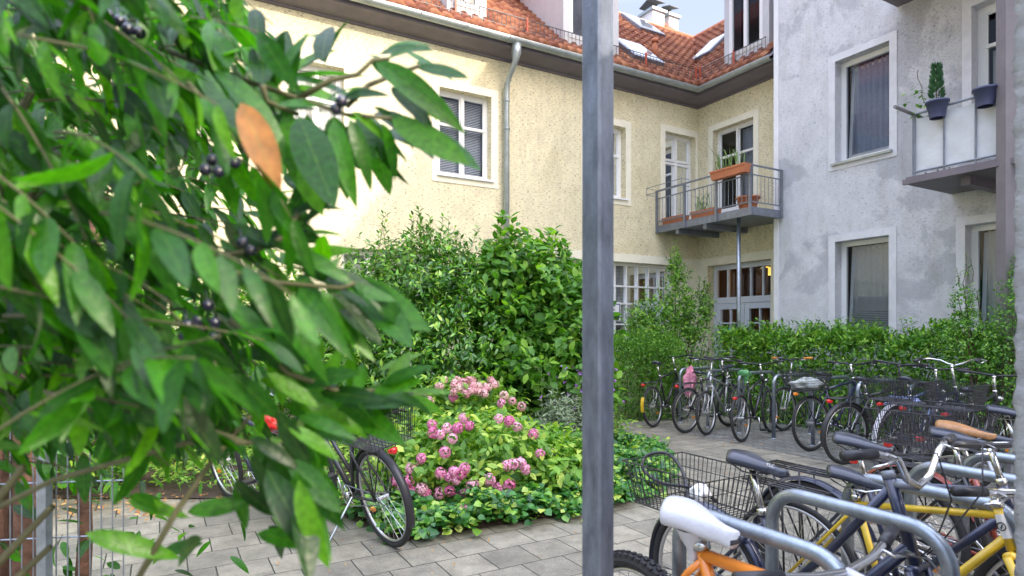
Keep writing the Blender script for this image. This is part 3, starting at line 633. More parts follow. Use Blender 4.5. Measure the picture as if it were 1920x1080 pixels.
mb.quad(Ez-side+up, Ez+side+up, Ez+side+vd+up*1.6, Ez-side+vd+up*1.6); mb.quad(Ez-side+up, Ez-side+vd+up*1.6, Ez-side*1.3+vd, Ez-side*1.3); mb.quad(Ez+side+up, Ez+side+vd+up*1.6, Ez+side*1.3+vd, Ez+side*1.3); mb.build('valley_gutter', M['valley'], YEL)
def on_roof(fr, t, s, h=0):       # t along the eave, s run up from the eave edge (horizontal), h above
    return fr.p(t, RZ+s*math.tan(PITCH)+h, OV-s)
# snow guards
def guard(fr, t0, t1, step=1.35):
    bars = MB(); posts = MB(); s = .22
    for z in (.10, .30): bars.tube([on_roof(fr, t0, s, z), on_roof(fr, t1, s, z)], .009, 5)
    t = t0
    while t < t1: bars.tube([on_roof(fr, t, s, .06), on_roof(fr, t, s, .30)], .005, 4); t += .085
    t = t0+.2
    plist = []
    while t < t1:
        posts = MB(); plist.append(posts); posts.obox(on_roof(fr, t, s, .0)+fr.n*.02, fr.u*.035, fr.n*-.02, UP*.33); posts.obox(on_roof(fr, t, s, .0), fr.u*.035, fr.n*-.30+UP*.28, UP*.03); t += step
    g = bars.build('snow_guard', M['bar'], YEL)
    for q in plist: q.build('bracket', M['redpaint'], g)
guard(LF, .05, 16.8); guard(SF, .05, 1.85, .85)
# dormers
def dormer(fr, t0, t1, s0, z1, label, gable=False, wn=2):
    z0 = on_roof(fr, 0, s0)[2]-.02; sb = (z1-RZ)/math.tan(PITCH); mb = MB(); o = OV-s0; ob = OV-sb
    op = (t0+.13, t1-.13, z0+.22, z1-.12)
    ts = [t0, op[0], op[1], t1]; zs = [z0, op[2], op[3], z1]
    for i in range(3):
        for j in range(3):
            if i == 1 and j == 1: continue
            mb.quad(fr.p(ts[i], zs[j], o), fr.p(ts[i+1], zs[j], o), fr.p(ts[i+1], zs[j+1], o), fr.p(ts[i], zs[j+1], o))
    for t in (t0, t1): mb.add([fr.p(t, z0, o), fr.p(t, z1, o), fr.p(t, z1, ob)], [(0,1,2)])
    dm = mb.build('dormer', M['dormer'], YEL)
    rb = MB()
    tm = (t0+t1)/2; e = .22
    if gable:
        zr = z1+.75; sr = (zr-RZ)/math.tan(PITCH)
        for (ta) in (t0-e, t1+e):
            A = fr.p(ta, z1-.12, o+.28); B = fr.p(tm, zr, o+.28); Cc = fr.p(tm, zr, OV-sr-.2); Dd = fr.p(ta, z1-.12, ob-.1)
            rb.add([A, B, Cc, Dd, A-UP*.14, B-UP*.14, Cc-UP*.14, Dd-UP*.14], [(0,1,2,3),(4,5,6,7),(0,1,5,4),(0,3,7,4)])
        gf = MB(); gf.add([fr.p(t0, z1, o), fr.p(t1, z1, o), fr.p(tm, zr-.05, o)], [(0,1,2)]); gf.build('gable', M['dormer'], dm)
    else:
        A = fr.p(t0-e, z1, o+.3); B = fr.p(t1+e, z1, o+.3); zr = z1+.35; sr = (zr-RZ)/math.tan(PITCH); Cc = fr.p(t1+e, zr, OV-sr-.2); Dd = fr.p(t0-e, zr, OV-sr-.2)
        rb.add([A, B, Cc, Dd, A-UP*.14, B-UP*.14, Cc-UP*.14, Dd-UP*.14], [(0,1,2,3),(4,5,6,7),(0,1,5,4),(0,3,7,4),(1,2,6,5)])
    rb.build('dormer_roof', M['redpaint'], dm)
    f2 = Fr(fr.p(0, 0, o), fr.u, fr.n)
    wmb = MB(); a, b, c, d = op; fw = .07
    for q in ((a,a+fw,c,d),(b-fw,b,c,d),(a+fw,b-fw,c,c+fw),(a+fw,b-fw,d-fw,d)): f2.box(wmb, *q, -.06, .012)
    zt = c+(d-c)*.68; f2.box(wmb, a+fw, b-fw, zt-.05, zt+.05, -.05, .02)
    for k in range(1, wn): t = a+(b-a)*k/wn; f2.box(wmb, t-.035, t+.035, c+fw, zt-.05, -.05, .02)
    wmb.build('window', M['winw'], dm)
    gg = MB(); gg.quad(f2.p(a, c, -.03), f2.p(b, c, -.03), f2.p(b, d, -.03), f2.p(a, d, -.03)); gg.build('pane', M['glassd'], dm)
    rm = MB(); f2.box(rm, a-.1, b+.1, c-.1, d+.1, -.5, -.45); rm.build('room', M['dark'], dm)
    return dm
def tpx(fr, px, off): return fr.pix(px, 60, off)[0]
s0 = .26
td1 = sorted((tpx(LF, 1086, OV-s0), tpx(LF, 1160, OV-s0))); dormer(LF, td1[0], td1[1]+.35, s0, 8.6, '', gable=True)
td2 = sorted((tpx(LF, 838, OV-s0), tpx(LF, 912, OV-s0))); dormer(LF, td2[0], td2[1], s0, 8.7, '', gable=True)
td4 = tpx(LF, 560, OV-s0); dormer(LF, td4, td4+1.3, s0, 8.7, '', gable=True)
td3 = sorted((tpx(SF, 1358, OV-s0), tpx(SF, 1442, OV-s0))); dormer(SF, td3[0], td3[1], s0, 9.0, '', gable=True)
# roof windows and vent pipe
def skylight(fr, px0, px1, py, wd_, ln):
    # solve on the roof plane by stepping the run
    best = min(((abs(fr.pix((px0+px1)/2, py, OV-s)[1]-(RZ+s*math.tan(PITCH))), s) for s in [i*.02 for i in range(5, 170)]))[1]
    t = fr.pix((px0+px1)/2, py, OV-best)[0]; mb = MB(); sl = (-fr.n*math.cos(PITCH)+UP*math.sin(PITCH)); nr = (UP*math.cos(PITCH)+fr.n*math.sin(PITCH))
    o = on_roof(fr, t-wd_/2, best, 0)+nr*.06-sl*ln/2
    mb.obox(o, fr.u*wd_, sl*ln, nr*.09); f = mb.build('roof_window', M['galvd'], YEL)
    g = MB(); g.obox(o+fr.u*.07+sl*.07+nr*.091, fr.u*(wd_-.14), sl*(ln-.14), nr*.006); g.build('pane', M['skyl'], f)
M['skyl'] = plain('roof_window_pane', (.22,.24,.28), .12, 0, coat=1)
skylight(LF, 1170, 1232, 56, .8, 1.0); skylight(LF, 1165, 1215, 106, .8, 1.0); skylight(SF, 1322, 1352, 96, .6, .95)
t_, s_ = 1.05, 1.05
mb = MB(); p = on_roof(LF, LF.pix(1228, 108, OV-s_)[0], s_, 0); mb.tube([p, p+UP*.34], .055, 12); mb.tube([p+UP*.34, p+UP*.42], [.075,.06], 12); mb.build('vent_pipe', M['terra'], YEL, smooth=True)
# chimneys on the ridge
def chimney(px, py_top, Z, wdx, h, label):
    p = W(px, py_top, Z)+UP*.1; c = empty('chimney', (p.x, p.y, p.z-h), label, 'chimney')
    mb = MB(); mb.obox(p-UP*h-d1*wdx/2-d2*.25, d1*wdx, d2*.5, UP*h); mb.build('stack', M['trimw'], c)
    mb = MB(); mb.obox(p-d1*(wdx/2+.06)-d2*.31+UP*.002, d1*(wdx+.12), d2*.62, UP*.07); mb.build('cap', M['zinc'], c)
    mb = MB()
    for sx in (-1, 1): mb.tube([p+d1*sx*wdx*.3+UP*.07, p+d1*sx*wdx*.3+UP*.26], .014, 5)
    mb.obox(p-d1*(wdx*.5)-d2*.3+UP*.26, d1*wdx, d2*.3+UP*.10, UP*.02); mb.obox(p-d1*(wdx*.5)+UP*.36, d1*wdx, d2*.3-UP*.10, UP*.02); mb.build('cowl', M['bar'], c)
chimney(1223, 36, 17.2, .42, 1.4, 'white rendered chimney with a small tilted metal cowl on the ridge')
chimney(1251, 46, 17.6, .34, 1.4, 'lower white chimney beside the parapet near the roof valley')
# parapet wall with red coping beyond the valley
pa = W(1248, 44, 17.3); pb = W(1292, 76, 17.0); mb = MB()
mb.add([pa, pb, pb-UP*1.2, pa-UP*1.2, pa+d2*.25, pb+d2*.25, pb-UP*1.2+d2*.25, pa-UP*1.2+d2*.25], [(0,1,2,3),(4,7,6,5),(0,4,5,1),(0,3,7,4),(1,5,6,2)]); pw = mb.build('parapet', M['dormer'], YEL)
mb = MB(); mb.tube([pa+d2*.12+UP*.02, pb+d2*.12+UP*.02], .09, 6); mb.build('coping', M['tile'], pw)

def planter(name, fr, t0, t1, z, o0, o1, h, mat, label, plants=0, ph=.4, round_=False, hang=True, kind='grass'):
    c = fr.p((t0+t1)/2, z, (o0+o1)/2); t = empty(name, c, label, 'planter' if not round_ else 'flower pot')
    mb = MB()
    if round_:
        r = (t1-t0)/2; mb.lathe([(r*.68,0),(r*.98,h*.88),(r*1.1,h*.88),(r*1.1,h),(r*.95,h),(r*.9,h*.8),(.001,h*.8)], c, 20)
    else:
        a, b, w0, w1 = t0, t1, o0, o1
        lo = [fr.p(a+.02,z,w0+.02), fr.p(b-.02,z,w0+.02), fr.p(b-.02,z,w1-.02), fr.p(a+.02,z,w1-.02)]; hi = [fr.p(a,z+h,w0), fr.p(b,z+h,w0), fr.p(b,z+h,w1), fr.p(a,z+h,w1)]; inn = [fr.p(a+.02,z+h,w0+.02), fr.p(b-.02,z+h,w0+.02), fr.p(b-.02,z+h,w1-.02), fr.p(a+.02,z+h,w1-.02)]
        mb.add(lo+hi+inn+[q-UP*.03 for q in inn], [(0,1,2,3)]+[(i,(i+1)%4,4+(i+1)%4,4+i) for i in range(4)]+[(4+i,4+(i+1)%4,8+(i+1)%4,8+i) for i in range(4)]+[(8+i,8+(i+1)%4,12+(i+1)%4,12+i) for i in range(4)])
        fr.box(mb, a-.008, b+.008, z+h-.03, z+h+.003, w1-.004, w1+.008)
    mb.build('pot', mat, t, smooth=round_)
    sm_ = MB()
    if round_: sm_.lathe([(.001,h*.86),(r*.9,h*.86)], c, 18)
    else: fr.box(sm_, t0+.02, t1-.02, z+h-.06, z+h-.025, o0+.02, o1-.02)
    sm_.build('soil', M['soil'], t)
    if plants:
        pl_ = MB()
        for i in range(plants):
            q = fr.p(t0+(t1-t0)*(.1+.8*random.random()), z+h*.9, (o0+o1)/2+random.uniform(-.04,.04)); v = Vector((random.gauss(0,.25), random.gauss(0,.25), 1))*ph*random.uniform(.5,1.1)
            e = q+v; m = q.lerp(e,.6)+Vector((0,0,.05)); wv = Vector((random.gauss(0,1),random.gauss(0,1),0)).normalized()*.008
            pl_.add([q-wv, q+wv, m+wv, m-wv, e+Vector((v.x*.5,v.y*.5,-.05))], [(0,1,2,3),(3,2,4)])
        pl_.build('grass_tuft', M['reed'], t)
    return t
M['reed'] = plain('green_grass_blade', (.14,.24,.05), .6, var=.4, vscale=15)
planter('planter', SF, *sorted((SF.pix(1338,330,D+.12)[0], SF.pix(1404,330,D+.12)[0])), bzy+rt-.13, D+.06, D+.22, .15, M['terra'], 'terracotta window box hung on the corner balcony railing, tall grass growing in it', 26, .42)
planter('planter', SF, .06, .62, bzy+.023, D-.25, D-.06, .15, M['terra'], 'low terracotta box at the left end of the corner balcony floor', 0)
planter('planter', SF, .82, 1.42, bzy+.023, D-.25, D-.06, .15, M['terra'], 'terracotta box with sparse grasses at the middle of the corner balcony floor', 22, .40)
planter('flower_pot', SF, bt-.42, bt-.04, bzy+.003, D-.34, D-.02, .24, M['terra'], 'round terracotta pot at the right end of the corner balcony floor', 0, round_=True)
def blue_pot(px, py, label):
    tt, zz = WF.pix(px, py, 1.08); return planter('flower_pot', WF, tt-.118, tt+.118, zz-.11, 1.10, 1.20, .21, M['bluepot'], label, 0, round_=True), WF.p(tt, zz+.1, 1.17)
pt1, c1 = blue_pot(1763, 207, 'dark blue hanging pot with a small conifer on the cloth-screened balcony')
pt2, c2 = blue_pot(1853, 184, 'dark blue hanging pot without a plant next to the mauve steel column')

# ------------------------------------------------------------------ ground
mb = MB(); mb.quad((-150,-150,0),(150,-150,0),(150,150,0),(-150,150,0)); tag(mb.build('ground', M['pave'], None), kind='structure')
RK = Vector((3.52, 8.3, 0)); RS = -d2*.575            # rear rack: first leg of the fourth stand, step
mb = MB(); q0 = RK-d1*.75+d2*1.0; z4 = UP*.004
mb.quad(q0+z4, q0-d2*6.5+z4, q0-d2*6.5+d1*2.2+z4, q0+d1*2.2+z4); tag(mb.build('parking_pavement', M['zig'], None), kind='structure')

# ------------------------------------------------------------------ leaves
def leaf_template(seg=3, w=.36, fold=.12, droop=.18, tip=1.0):
    ys = np.linspace(0, 1, seg+1); V = []; UVy = []
    for i, y in enumerate(ys):
        ww = w*(math.sin(math.pi*min(1, y**.85))**.75)*.5 if 0 < i < seg else .0
        z = -droop*y*y
        if i in (0, seg): V.append((0, y, z)); UVy.append(0)
        else: V += [(-ww, y, z+fold*ww*2), (0, y, z), (ww, y, z+fold*ww*2)]; UVy += [-1, 0, 1]
    F = []
    for i in range(seg):
        a = 0 if i == 0 else 1+3*(i-1); b = 1+3*i
        if i == 0: F += [(0, b+1, b, b), (0, b+2, b+1, b+1)]
        elif i == seg-1: F += [(a, a+1, b, b), (a+1, a+2, b, b)]
        else: F += [(a, a+1, b+1, b), (a+1, a+2, b+2, b+1)]
    return np.array(V), F, np.array(UVy)
def leaf_mesh(name, P, Dr, Nm, size, mats, parent, tpl, uvx=None, smooth=True, mi=None):
    P = np.asarray(P, float); Dr = np.asarray(Dr, float); Nm = np.asarray(Nm, float); n = len(P)
    size = np.broadcast_to(np.asarray(size, float), (n,))
    y = Dr/np.maximum(1e-9, np.linalg.norm(Dr, axis=1))[:, None]
    z = Nm-y*np.sum(Nm*y, axis=1)[:, None]; z /= np.maximum(1e-9, np.linalg.norm(z, axis=1))[:, None]
    x = np.cross(y, z); T, F, UVy = tpl; k = len(T)
    V = P[:, None, :]+size[:, None, None]*(T[None, :, 0:1]*x[:, None, :]+T[None, :, 1:2]*y[:, None, :]+T[None, :, 2:3]*z[:, None, :])
    uvx = rng.random(n) if uvx is None else uvx
    UV = np.stack([np.repeat(uvx[:, None], k, 1), np.repeat(UVy[None, :], n, 0)], axis=2).reshape(-1, 2)
    # triangles and quads: split all into triangles
    tri = []
    for f in F:
        a, b, c, d = f
        if c == d: tri.append((a, b, c))
        else: tri += [(a, b, c), (a, c, d)]
    tri = np.array([t for t in tri if len(set(t)) == 3])
    FF = (tri[None]+(np.arange(n)*k)[:, None, None]).reshape(-1, 3)
    me = np_mesh(name, V.reshape(-1, 3), FF, mats, tuple(origin(parent)), UV, smooth=smooth)
    return link(name, me, parent)
T3 = leaf_template(3); TW_ = leaf_template(3, w=.55, fold=.08, droop=.25); TN = leaf_template(3, w=.26, droop=.1); T2 = leaf_template(2, w=.5); TB = leaf_template(9, w=.34, fold=.10, droop=.22); TI = leaf_template(3, w=.95, fold=.1, droop=.25)
def rnd_dir(n): v = rng.normal(size=(n, 3)); return v/np.linalg.norm(v, axis=1)[:, None]
def blob_bush(name, label, cat, base, lobes, n, size, mat, tpl, group=None, up=.3, shell=.55, sprigs=0, sprig_h=.5, stems=14, root=None, ratio=1.0, flat=0.0):
    """lobes: (centre xyz, radii xyz). leaves crowd towards each lobe's skin, in small twig clusters"""
    t = root or empty(name, base, label, cat, group)
    P = []; D = []; Nn = []; vol = np.array([l[1][0]*l[1][1]*l[1][2] for l in lobes])**.67; vol = vol/vol.sum()
    cl = 7
    for l, vv in zip(lobes, vol):
        m = int(n*vv/cl); dr = rnd_dir(m); rad = (shell+(1-shell)*rng.random(m)**.6)*(1+.10*rng.normal(size=m))
        cc = np.array(l[0])+dr*rad[:, None]*np.array(l[1])
        out = dr/np.array(l[1]); out /= np.linalg.norm(out, axis=1)[:, None]
        tw = out+np.array([0, 0, up])+.5*rng.normal(size=(m, 3)); tw /= np.linalg.norm(tw, axis=1)[:, None]
        for j in range(cl):
            f = j/(cl-1)
            ang = rng.random(m)*6.283; e1 = np.cross(tw, rnd_dir(m)); e1 /= np.linalg.norm(e1, axis=1)[:, None]
            P.append(cc+tw*(f-.5)[None]*size*1.9 if False else cc+tw*((f-.5)*size*2.2)); D.append(tw*.45+e1*.9+np.array([0, 0, -.15])); Nn.append(out*.6+np.array([0, 0, .8])+.35*rng.normal(size=(m, 3)))
    st = MB()
    for i in range(sprigs):
        l = lobes[rng.integers(len(lobes))]; a = rng.random()*6.283; r = rng.random()**.5*.8
        q = np.array([l[0][0]+math.cos(a)*r*l[1][0], l[0][1]+math.sin(a)*r*l[1][1], l[0][2]+l[1][2]*math.sqrt(max(0, 1-r*r))*.9])
        h = sprig_h*(.4+.8*rng.random()); top = q+np.array([rng.normal()*.12*h, rng.normal()*.12*h, h]); st.tube([q, (q+top)/2+rng.normal(size=3)*.01, top], [.004,.003,.0015], 4)
        m = int(5+h*26); f = np.linspace(.05, 1, m)
        pp = q[None]+(top-q)[None]*f[:, None]; aa = np.arange(m)*2.4; dd = np.stack([np.cos(aa), np.sin(aa), np.full(m, .9)], 1)
        P.append(pp); D.append(dd); Nn.append(np.stack([-np.cos(aa)*.6, -np.sin(aa)*.6, np.ones(m)], 1))
    P = np.concatenate(P); D = np.concatenate(D); Nn = np.concatenate(Nn)
    keep = P[:, 2] > .02; P, D, Nn = P[keep], D[keep], Nn[keep]
    leaf_mesh('foliage', P, D, Nn, size*(.6+.7*rng.random(len(P))), mat, t, tpl)
    b = Vector(base)
    for i in range(stems):
        l = lobes[rng.integers(len(lobes))]; e = Vector(l[0])+Vector(rng.normal(size=3)*.35*np.array(l[1])); s0_ = Vector((b.x+(e.x-b.x)*.35+rng.normal()*.08, b.y+(e.y-b.y)*.35+rng.normal()*.08, 0))
        st.tube([s0_, s0_.lerp(e, .5)+Vector(rng.normal(size=3)*.06), e], [.016, .011, .004], 5)
    st.build('stem', M['wood'], t); return t

# two big shrubs in front of the facade
blob_bush('laurel_bush', 'large dark glossy bush with upright pale shoots, left of the broad-leaved shrub', 'bush', (-1.35, 7.9, 0),
    [((-1.7,8.1,1.5),(.75,.7,1.05)), ((-1.0,7.7,1.55),(.75,.6,1.1)), ((-.62,7.6,1.1),(.62,.55,1.0)), ((-1.9,7.8,.9),(.6,.6,.8)), ((-1.35,7.5,.8),(.8,.55,.75)), ((-1.2,8.0,2.2),(.7,.5,.50)),((-.7,7.9,1.9),(.5,.5,.55))],
    26000, .085, M['bushd'], T3, sprigs=75, sprig_h=.42, up=.35, shell=.62)
blob_bush('broad_leaved_shrub', 'big rounded shrub with broad light leaves just left of the square steel post', 'shrub', (.35, 7.9, 0),
    [((.15,8.0,1.7),(.72,.6,.95)), ((.72,7.8,1.3),(.5,.55,.9)), ((.1,7.6,1.0),(.6,.5,.75)), ((.75,7.6,.8),(.5,.5,.6)), ((-.1,8.1,2.05),(.6,.5,.6)), ((.5,8.2,2.0),(.5,.5,.5))],
    13000, .12, M['bushl'], TW_, sprigs=24, sprig_h=.38, up=0.0, shell=.5)
blob_bush('pale_shrub', 'pale green shrub behind the hanging laurel branches', 'shrub', (-3.3, 7.4, 0),
    [((-3.0,7.6,1.3),(.75,.6,1.1)), ((-3.7,7.2,1.2),(.8,.6,1.1)), ((-2.5,7.4,.8),(.6,.5,.75)), ((-4.6,6.8,1.3),(.9,.7,1.2))], 13000, .09, M['bushl'], T3, sprigs=25, sprig_h=.3, shell=.6)
blob_bush('evergreen_tree', 'dark dense evergreen at the far left behind the wire fence', 'tree', (-4.6, 5.2, 0),
    [((-4.8,5.4,2.2),(1.0,.9,1.6)), ((-4.0,5.8,1.5),(.8,.7,1.3)), ((-5.2,5.0,3.4),(.9,.8,1.2)), ((-3.6,5.3,.7),(.6,.5,.55))], 12000, .11, M['bushd'], T3, shell=.5)
# hedge line
def hedge(name, label, cat, pts, wd_, ht, n, size, mat, tpl, rag=.06, sprigs=0):
    base = Vector((*pts[0], 0)); t = empty(name, base, label, cat)
    segs = [(np.array(pts[i]), np.array(pts[i+1])) for i in range(len(pts)-1)]; ln = np.array([np.linalg.norm(b-a) for a, b in segs]); pr = ln/ln.sum()
    P = []; Nn = []
    for (a, b), f in zip(segs, pr):
        m = int(n*f); dr = (b-a)/np.linalg.norm(b-a); nr = np.array([-dr[1], dr[0]])
        s = rng.random(m); u = rng.random(m); lat = np.where(u < .36, -.5, np.where(u < .5, .5, rng.random(m)-.5)); topm = u > .66
        wav = .07*np.sin(s*17)+.06*np.sin(s*41+1)+.05*np.sin(s*73)
        z = np.where(topm, ht*(1+wav)+rng.normal(size=m)*.05, rng.random(m)*ht*(1+wav)); lat2 = lat*wd_+rng.normal(size=m)*rag*.8
        xy = a[None]+(b-a)[None]*s[:, None]+nr[None]*lat2[:, None]; P.append(np.column_stack([xy, z])); 
        Nn.append(np.column_stack([nr[0]*np.sign(lat), nr[1]*np.sign(lat), np.where(topm, 2.0, .5)]))
    P = np.concatenate(P); Nn = np.concatenate(Nn); Nn /= np.linalg.norm(Nn, axis=1)[:, None]; D = Nn*.5+rnd_dir(len(P))*.8+np.array([0,0,.1]); Nn2 = Nn*.5+np.array([0,0,.8])+.4*rng.normal(size=Nn.shape)
    P[:, 2] = np.maximum(.03, P[:, 2]); st = MB()
    for i in range(sprigs):
        (a, b) = segs[rng.choice(len(segs), p=pr)]; s = rng.random(); q = np.array([*(a+(b-a)*s), ht*.97]); h = .1+.3*rng.random(); top = q+np.array([rng.normal()*.08, rng.normal()*.08, h]); st.tube([q, top], [.003,.001], 3)
        m = int(4+h*30); f = np.linspace(0, 1, m); aa = np.arange(m)*2.4; P = np.vstack([P, q+(top-q)*f[:, None]]); D = np.vstack([D, np.stack([np.cos(aa), np.sin(aa), np.full(m, .7)], 1)]); Nn2 = np.vstack([Nn2, np.stack([-np.cos(aa)*.5, -np.sin(aa)*.5, np.ones(m)], 1)])
    leaf_mesh('foliage', P, D, Nn2, size*(.6+.7*rng.random(len(P))), mat, t, tpl)
    for (a, b), L_ in zip(segs, ln):
        for k in range(int(L_/.22)+1):
            q = a+(b-a)*min(1, (k+.5)*.22/L_); st.tube([(q[0], q[1], 0), (q[0]+rng.normal()*.05, q[1]+rng.normal()*.05, ht*.5), (q[0]+rng.normal()*.12, q[1]+rng.normal()*.12, ht*.92)], [.014,.010,.004], 5)
    st.build('stem', M['wood'], t); return t
HB = RK+d1*1.55
def hp(s, o=0): q = HB-d2*s+d1*o; return (q.x, q.y)
hedge('hedge', 'long leafy green hedge behind the rear row of parked bicycles', 'hedge', [hp(-2.2), hp(0), hp(2.9)], .55, 1.30, 30000, .078, M['hedge'], T3, sprigs=130, rag=.09)
hedge('clipped_hedge', 'fine-leaved clipped hedge beside the square steel post, left of the rear bicycles', 'hedge', [(1.55, 10.15), (2.75, 10.45)], .7, 1.22, 17000, .042, M['box'], T2, rag=.05)
blob_bush('tall_box_shrub', 'tall fine-leaved upright shrub at the right beside the mauve steel column', 'shrub', (5.45, 6.85, 0),
    [((5.45,6.95,.8),(.42,.42,.85)), ((5.6,6.75,1.45),(.28,.28,.72)), ((5.25,7.1,1.25),(.32,.32,.5)), ((5.75,6.75,.7),(.45,.4,.7)), ((5.68,6.8,2.0),(.16,.16,.38)), ((5.2,7.1,1.75),(.13,.13,.35))], 17000, .038, M['box'], T2, sprigs=30, sprig_h=.25, shell=.5)
blob_bush('young_tree', 'loose young tree with ragged crown in front of the gridded shop window', 'tree', (2.9, 11.2, 0),
    [((2.6,11.2,1.5),(.5,.4,.7)), ((3.05,11.3,1.9),(.30,.3,.75)), ((2.35,11.1,1.3),(.4,.35,.6)), ((3.35,11.3,1.6),(.28,.25,.55)), ((3.0,11.3,2.55),(.14,.14,.38)), ((3.55,11.3,1.9),(.14,.14,.3)), ((2.9,11.1,.8),(.8,.4,.6))], 14000, .068, M['hedge'], T3, sprigs=20, sprig_h=.3, shell=.35)

# ------------------------------------------------------------------ flower bed
bed = [(-4.6,5.3),(-3.4,5.3),(-2.1,5.3),(-1.35,4.85),(-.78,4.22),(.50,4.88),(1.15,5.38),(1.50,6.1),(1.62,7.6),(1.6,9.6),(-4.5,9.0)]
mb = MB(); mb.add([(x, y, .012) for x, y in bed], [tuple(range(len(bed)))]); tag(mb.build('soil_bed', M['soil'], None), kind='structure')
def inside(x, y, poly):
    c = np.zeros(len(x), bool); n = len(poly)
    for i in range(n):
        x0, y0 = poly[i]; x1, y1 = poly[(i+1) % n]
        cond = ((y0 > y) != (y1 > y)) & (x < (x1-x0)*(y-y0)/((y1-y0) if y1 != y0 else 1e-9)+x0); c ^= cond
    return c
def cover(name, label, poly, n, size, mat, tpl, zmax, jitter=.07, cat=None):
    xs = np.array([p[0] for p in poly]); ys = np.array([p[1] for p in poly]); X = []; Y = []
    tot = 0
    while tot < n:
        x = rng.uniform(xs.min(), xs.max(), n); y = rng.uniform(ys.min(), ys.max(), n); k = inside(x, y, poly); X.append(x[k]); Y.append(y[k]); tot += k.sum()
    x = np.concatenate(X)[:n]+rng.normal(size=n)*jitter; y = np.concatenate(Y)[:n]+rng.normal(size=n)*jitter
    hz = zmax*(.35+.65*np.clip(.5+.5*np.sin(x*5.1+2)*np.sin(y*4.3+1)+.35*np.sin(x*13+y*9), 0, 1)); z = .02+hz*rng.random(n)**.6
    D = np.column_stack([rng.normal(size=n), rng.normal(size=n)-.35, rng.normal(size=n)*.3+.05]); Nn = np.column_stack([rng.normal(size=n)*.4, rng.normal(size=n)*.4-.35, np.ones(n)])
    o = leaf_mesh(name, np.column_stack([x, y, z]), D, Nn, size*(.5+.8*rng.random(n)), mat, None, tpl); tag(o, label, cat, kind='stuff'); return o
ivy_poly = [(-1.2,4.75),(-.72,4.20),(.52,4.80),(1.22,5.36),(1.55,6.1),(1.66,7.4),(1.3,7.6),(.9,6.2),(.3,5.6),(-.7,4.9),(-1.6,5.0)]
cover('ivy', None, ivy_poly, 9500, .062, M['ivy'], TI, .24)
cover('ground_cover', None, [(-4.2,5.5),(-1.9,5.4),(-1.2,5.0),(.9,6.0),(1.5,7.5),(1.5,9.4),(-4.2,8.4)], 12000, .075, M['hyd'], T3, .30)
cover('leaf_litter', None, [(-4.0,4.6),(-1.9,4.9),(-1.9,5.3),(-4.2,5.4)], 260, .05, M['straw'], T3, .015)
cover('fallen_leaves', None, [(-2.4,2.6),(.4,3.4),(4.2,7.6),(2.0,9.4),(1.4,5.6),(-2.5,3.6)], 190, .03, M['straw'], T3, .008)
def hydrangea(label, c, rx, ry, h, nl, heads, mat, group, seed, hr=.058):
    global rng
    t = empty('hydrangea', (c[0], c[1], 0), label, 'hydrangea', group)
    blob_bush('', '', '', (c[0], c[1], 0), [((c[0], c[1], h*.48), (rx, ry, h*.5)), ((c[0]-rx*.5, c[1]-ry*.1, h*.36), (rx*.6, ry*.8, h*.38)), ((c[0]+rx*.5, c[1]-ry*.1, h*.34), (rx*.6, ry*.8, h*.36))], nl, .085, M['hyd'], TW_, up=.2, shell=.6, stems=10, root=t)
    LB = [((c[0], c[1], h*.48), (rx, ry, h*.5)), ((c[0]-rx*.5, c[1]-ry*.1, h*.36), (rx*.6, ry*.8, h*.38)), ((c[0]+rx*.5, c[1]-ry*.1, h*.34), (rx*.6, ry*.8, h*.36))]
    for k, (px, py, Z, r) in enumerate(heads):
        for zi in np.arange(3.9, Z+1.2, .02):
            q = W(px, py, zi)
            if any(sum(((q[i]-l[0][i])/(l[1][i]+.07))**2 for i in range(3)) < 1 for l in LB): Z = zi; break
        p = W(px, py, Z); m = 90; dr = rnd_dir(m); P = np.array(p)+dr*r*(.85+.2*rng.random((m, 1))); ps = []; ds = []; ns = []
        for j in range(4):
            e1 = np.cross(dr, np.roll(dr, 1, axis=0)+.01); e1 /= np.linalg.norm(e1, axis=1)[:, None]; e2 = np.cross(dr, e1); a = j*math.pi/2
            ps.append(P); ds.append(e1*math.cos(a)+e2*math.sin(a)+dr*.15); ns.append(dr)
        tone = .15+.75*rng.random()
        fh = leaf_mesh('flower_head', np.concatenate(ps), np.concatenate(ds), np.concatenate(ns), r*.26, mat if r < .99 else mat, t, T2w, uvx=np.clip(tone+.22*rng.normal(size=4*m), 0, 1), smooth=False)
    return t
T2w = leaf_template(2, w=1.0, fold=.02, droop=.1)
hd = [(850,745),(838,803),(848,822),(810,796),(825,815),(834,848),(790,860),(772,878),(765,902),(741,897+5),(757,915),(790,917),(770,923),(752,910),(800,925),(797,930),(826,887),(843,920),(851,885),(856,900),(864,888),(871,878),(886,908),(872,926),(894,925),(870,957+2),(857,933),(843,895),(918,900),(934,914),(922,921),(940,918),(955,908),(900,922),(962,870),(976,868),(950,873),(985,880),(935,785),(955,790),(970,801),(1000,814),(940,756),(858,803),(869,785),(880,798),(824,925),(812,812),(893,915),(878,960),(1013,851)]
hd = [(x, y, 4.85+(930-y)*.008+rng.normal()*.05, .038+.013*rng.random()) for x, y in hd]
HG = 'hydrangea bushes in the flower bed'
hydrangea('wide hydrangea covered in bright pink flower heads at the front of the bed', (-.32, 5.45), .85, .62, .72, 6500, hd, M['petal'], None, 1)
hd2 = [(820+rng.random()*110, 712+rng.random()*28, 6.5+rng.normal()*.1, .04) for _ in range(34)]+[(790,742,6.4,.045),(805,752,6.3,.05),(945,742,6.3,.05),(960,752,6.3,.045),(978,762,6.3,.05)]
hydrangea('taller hydrangea with faded pale pink domes behind the bright pink one', (-.5, 6.7), .62, .5, .98, 4200, hd2, M['petalp'], None, 2)
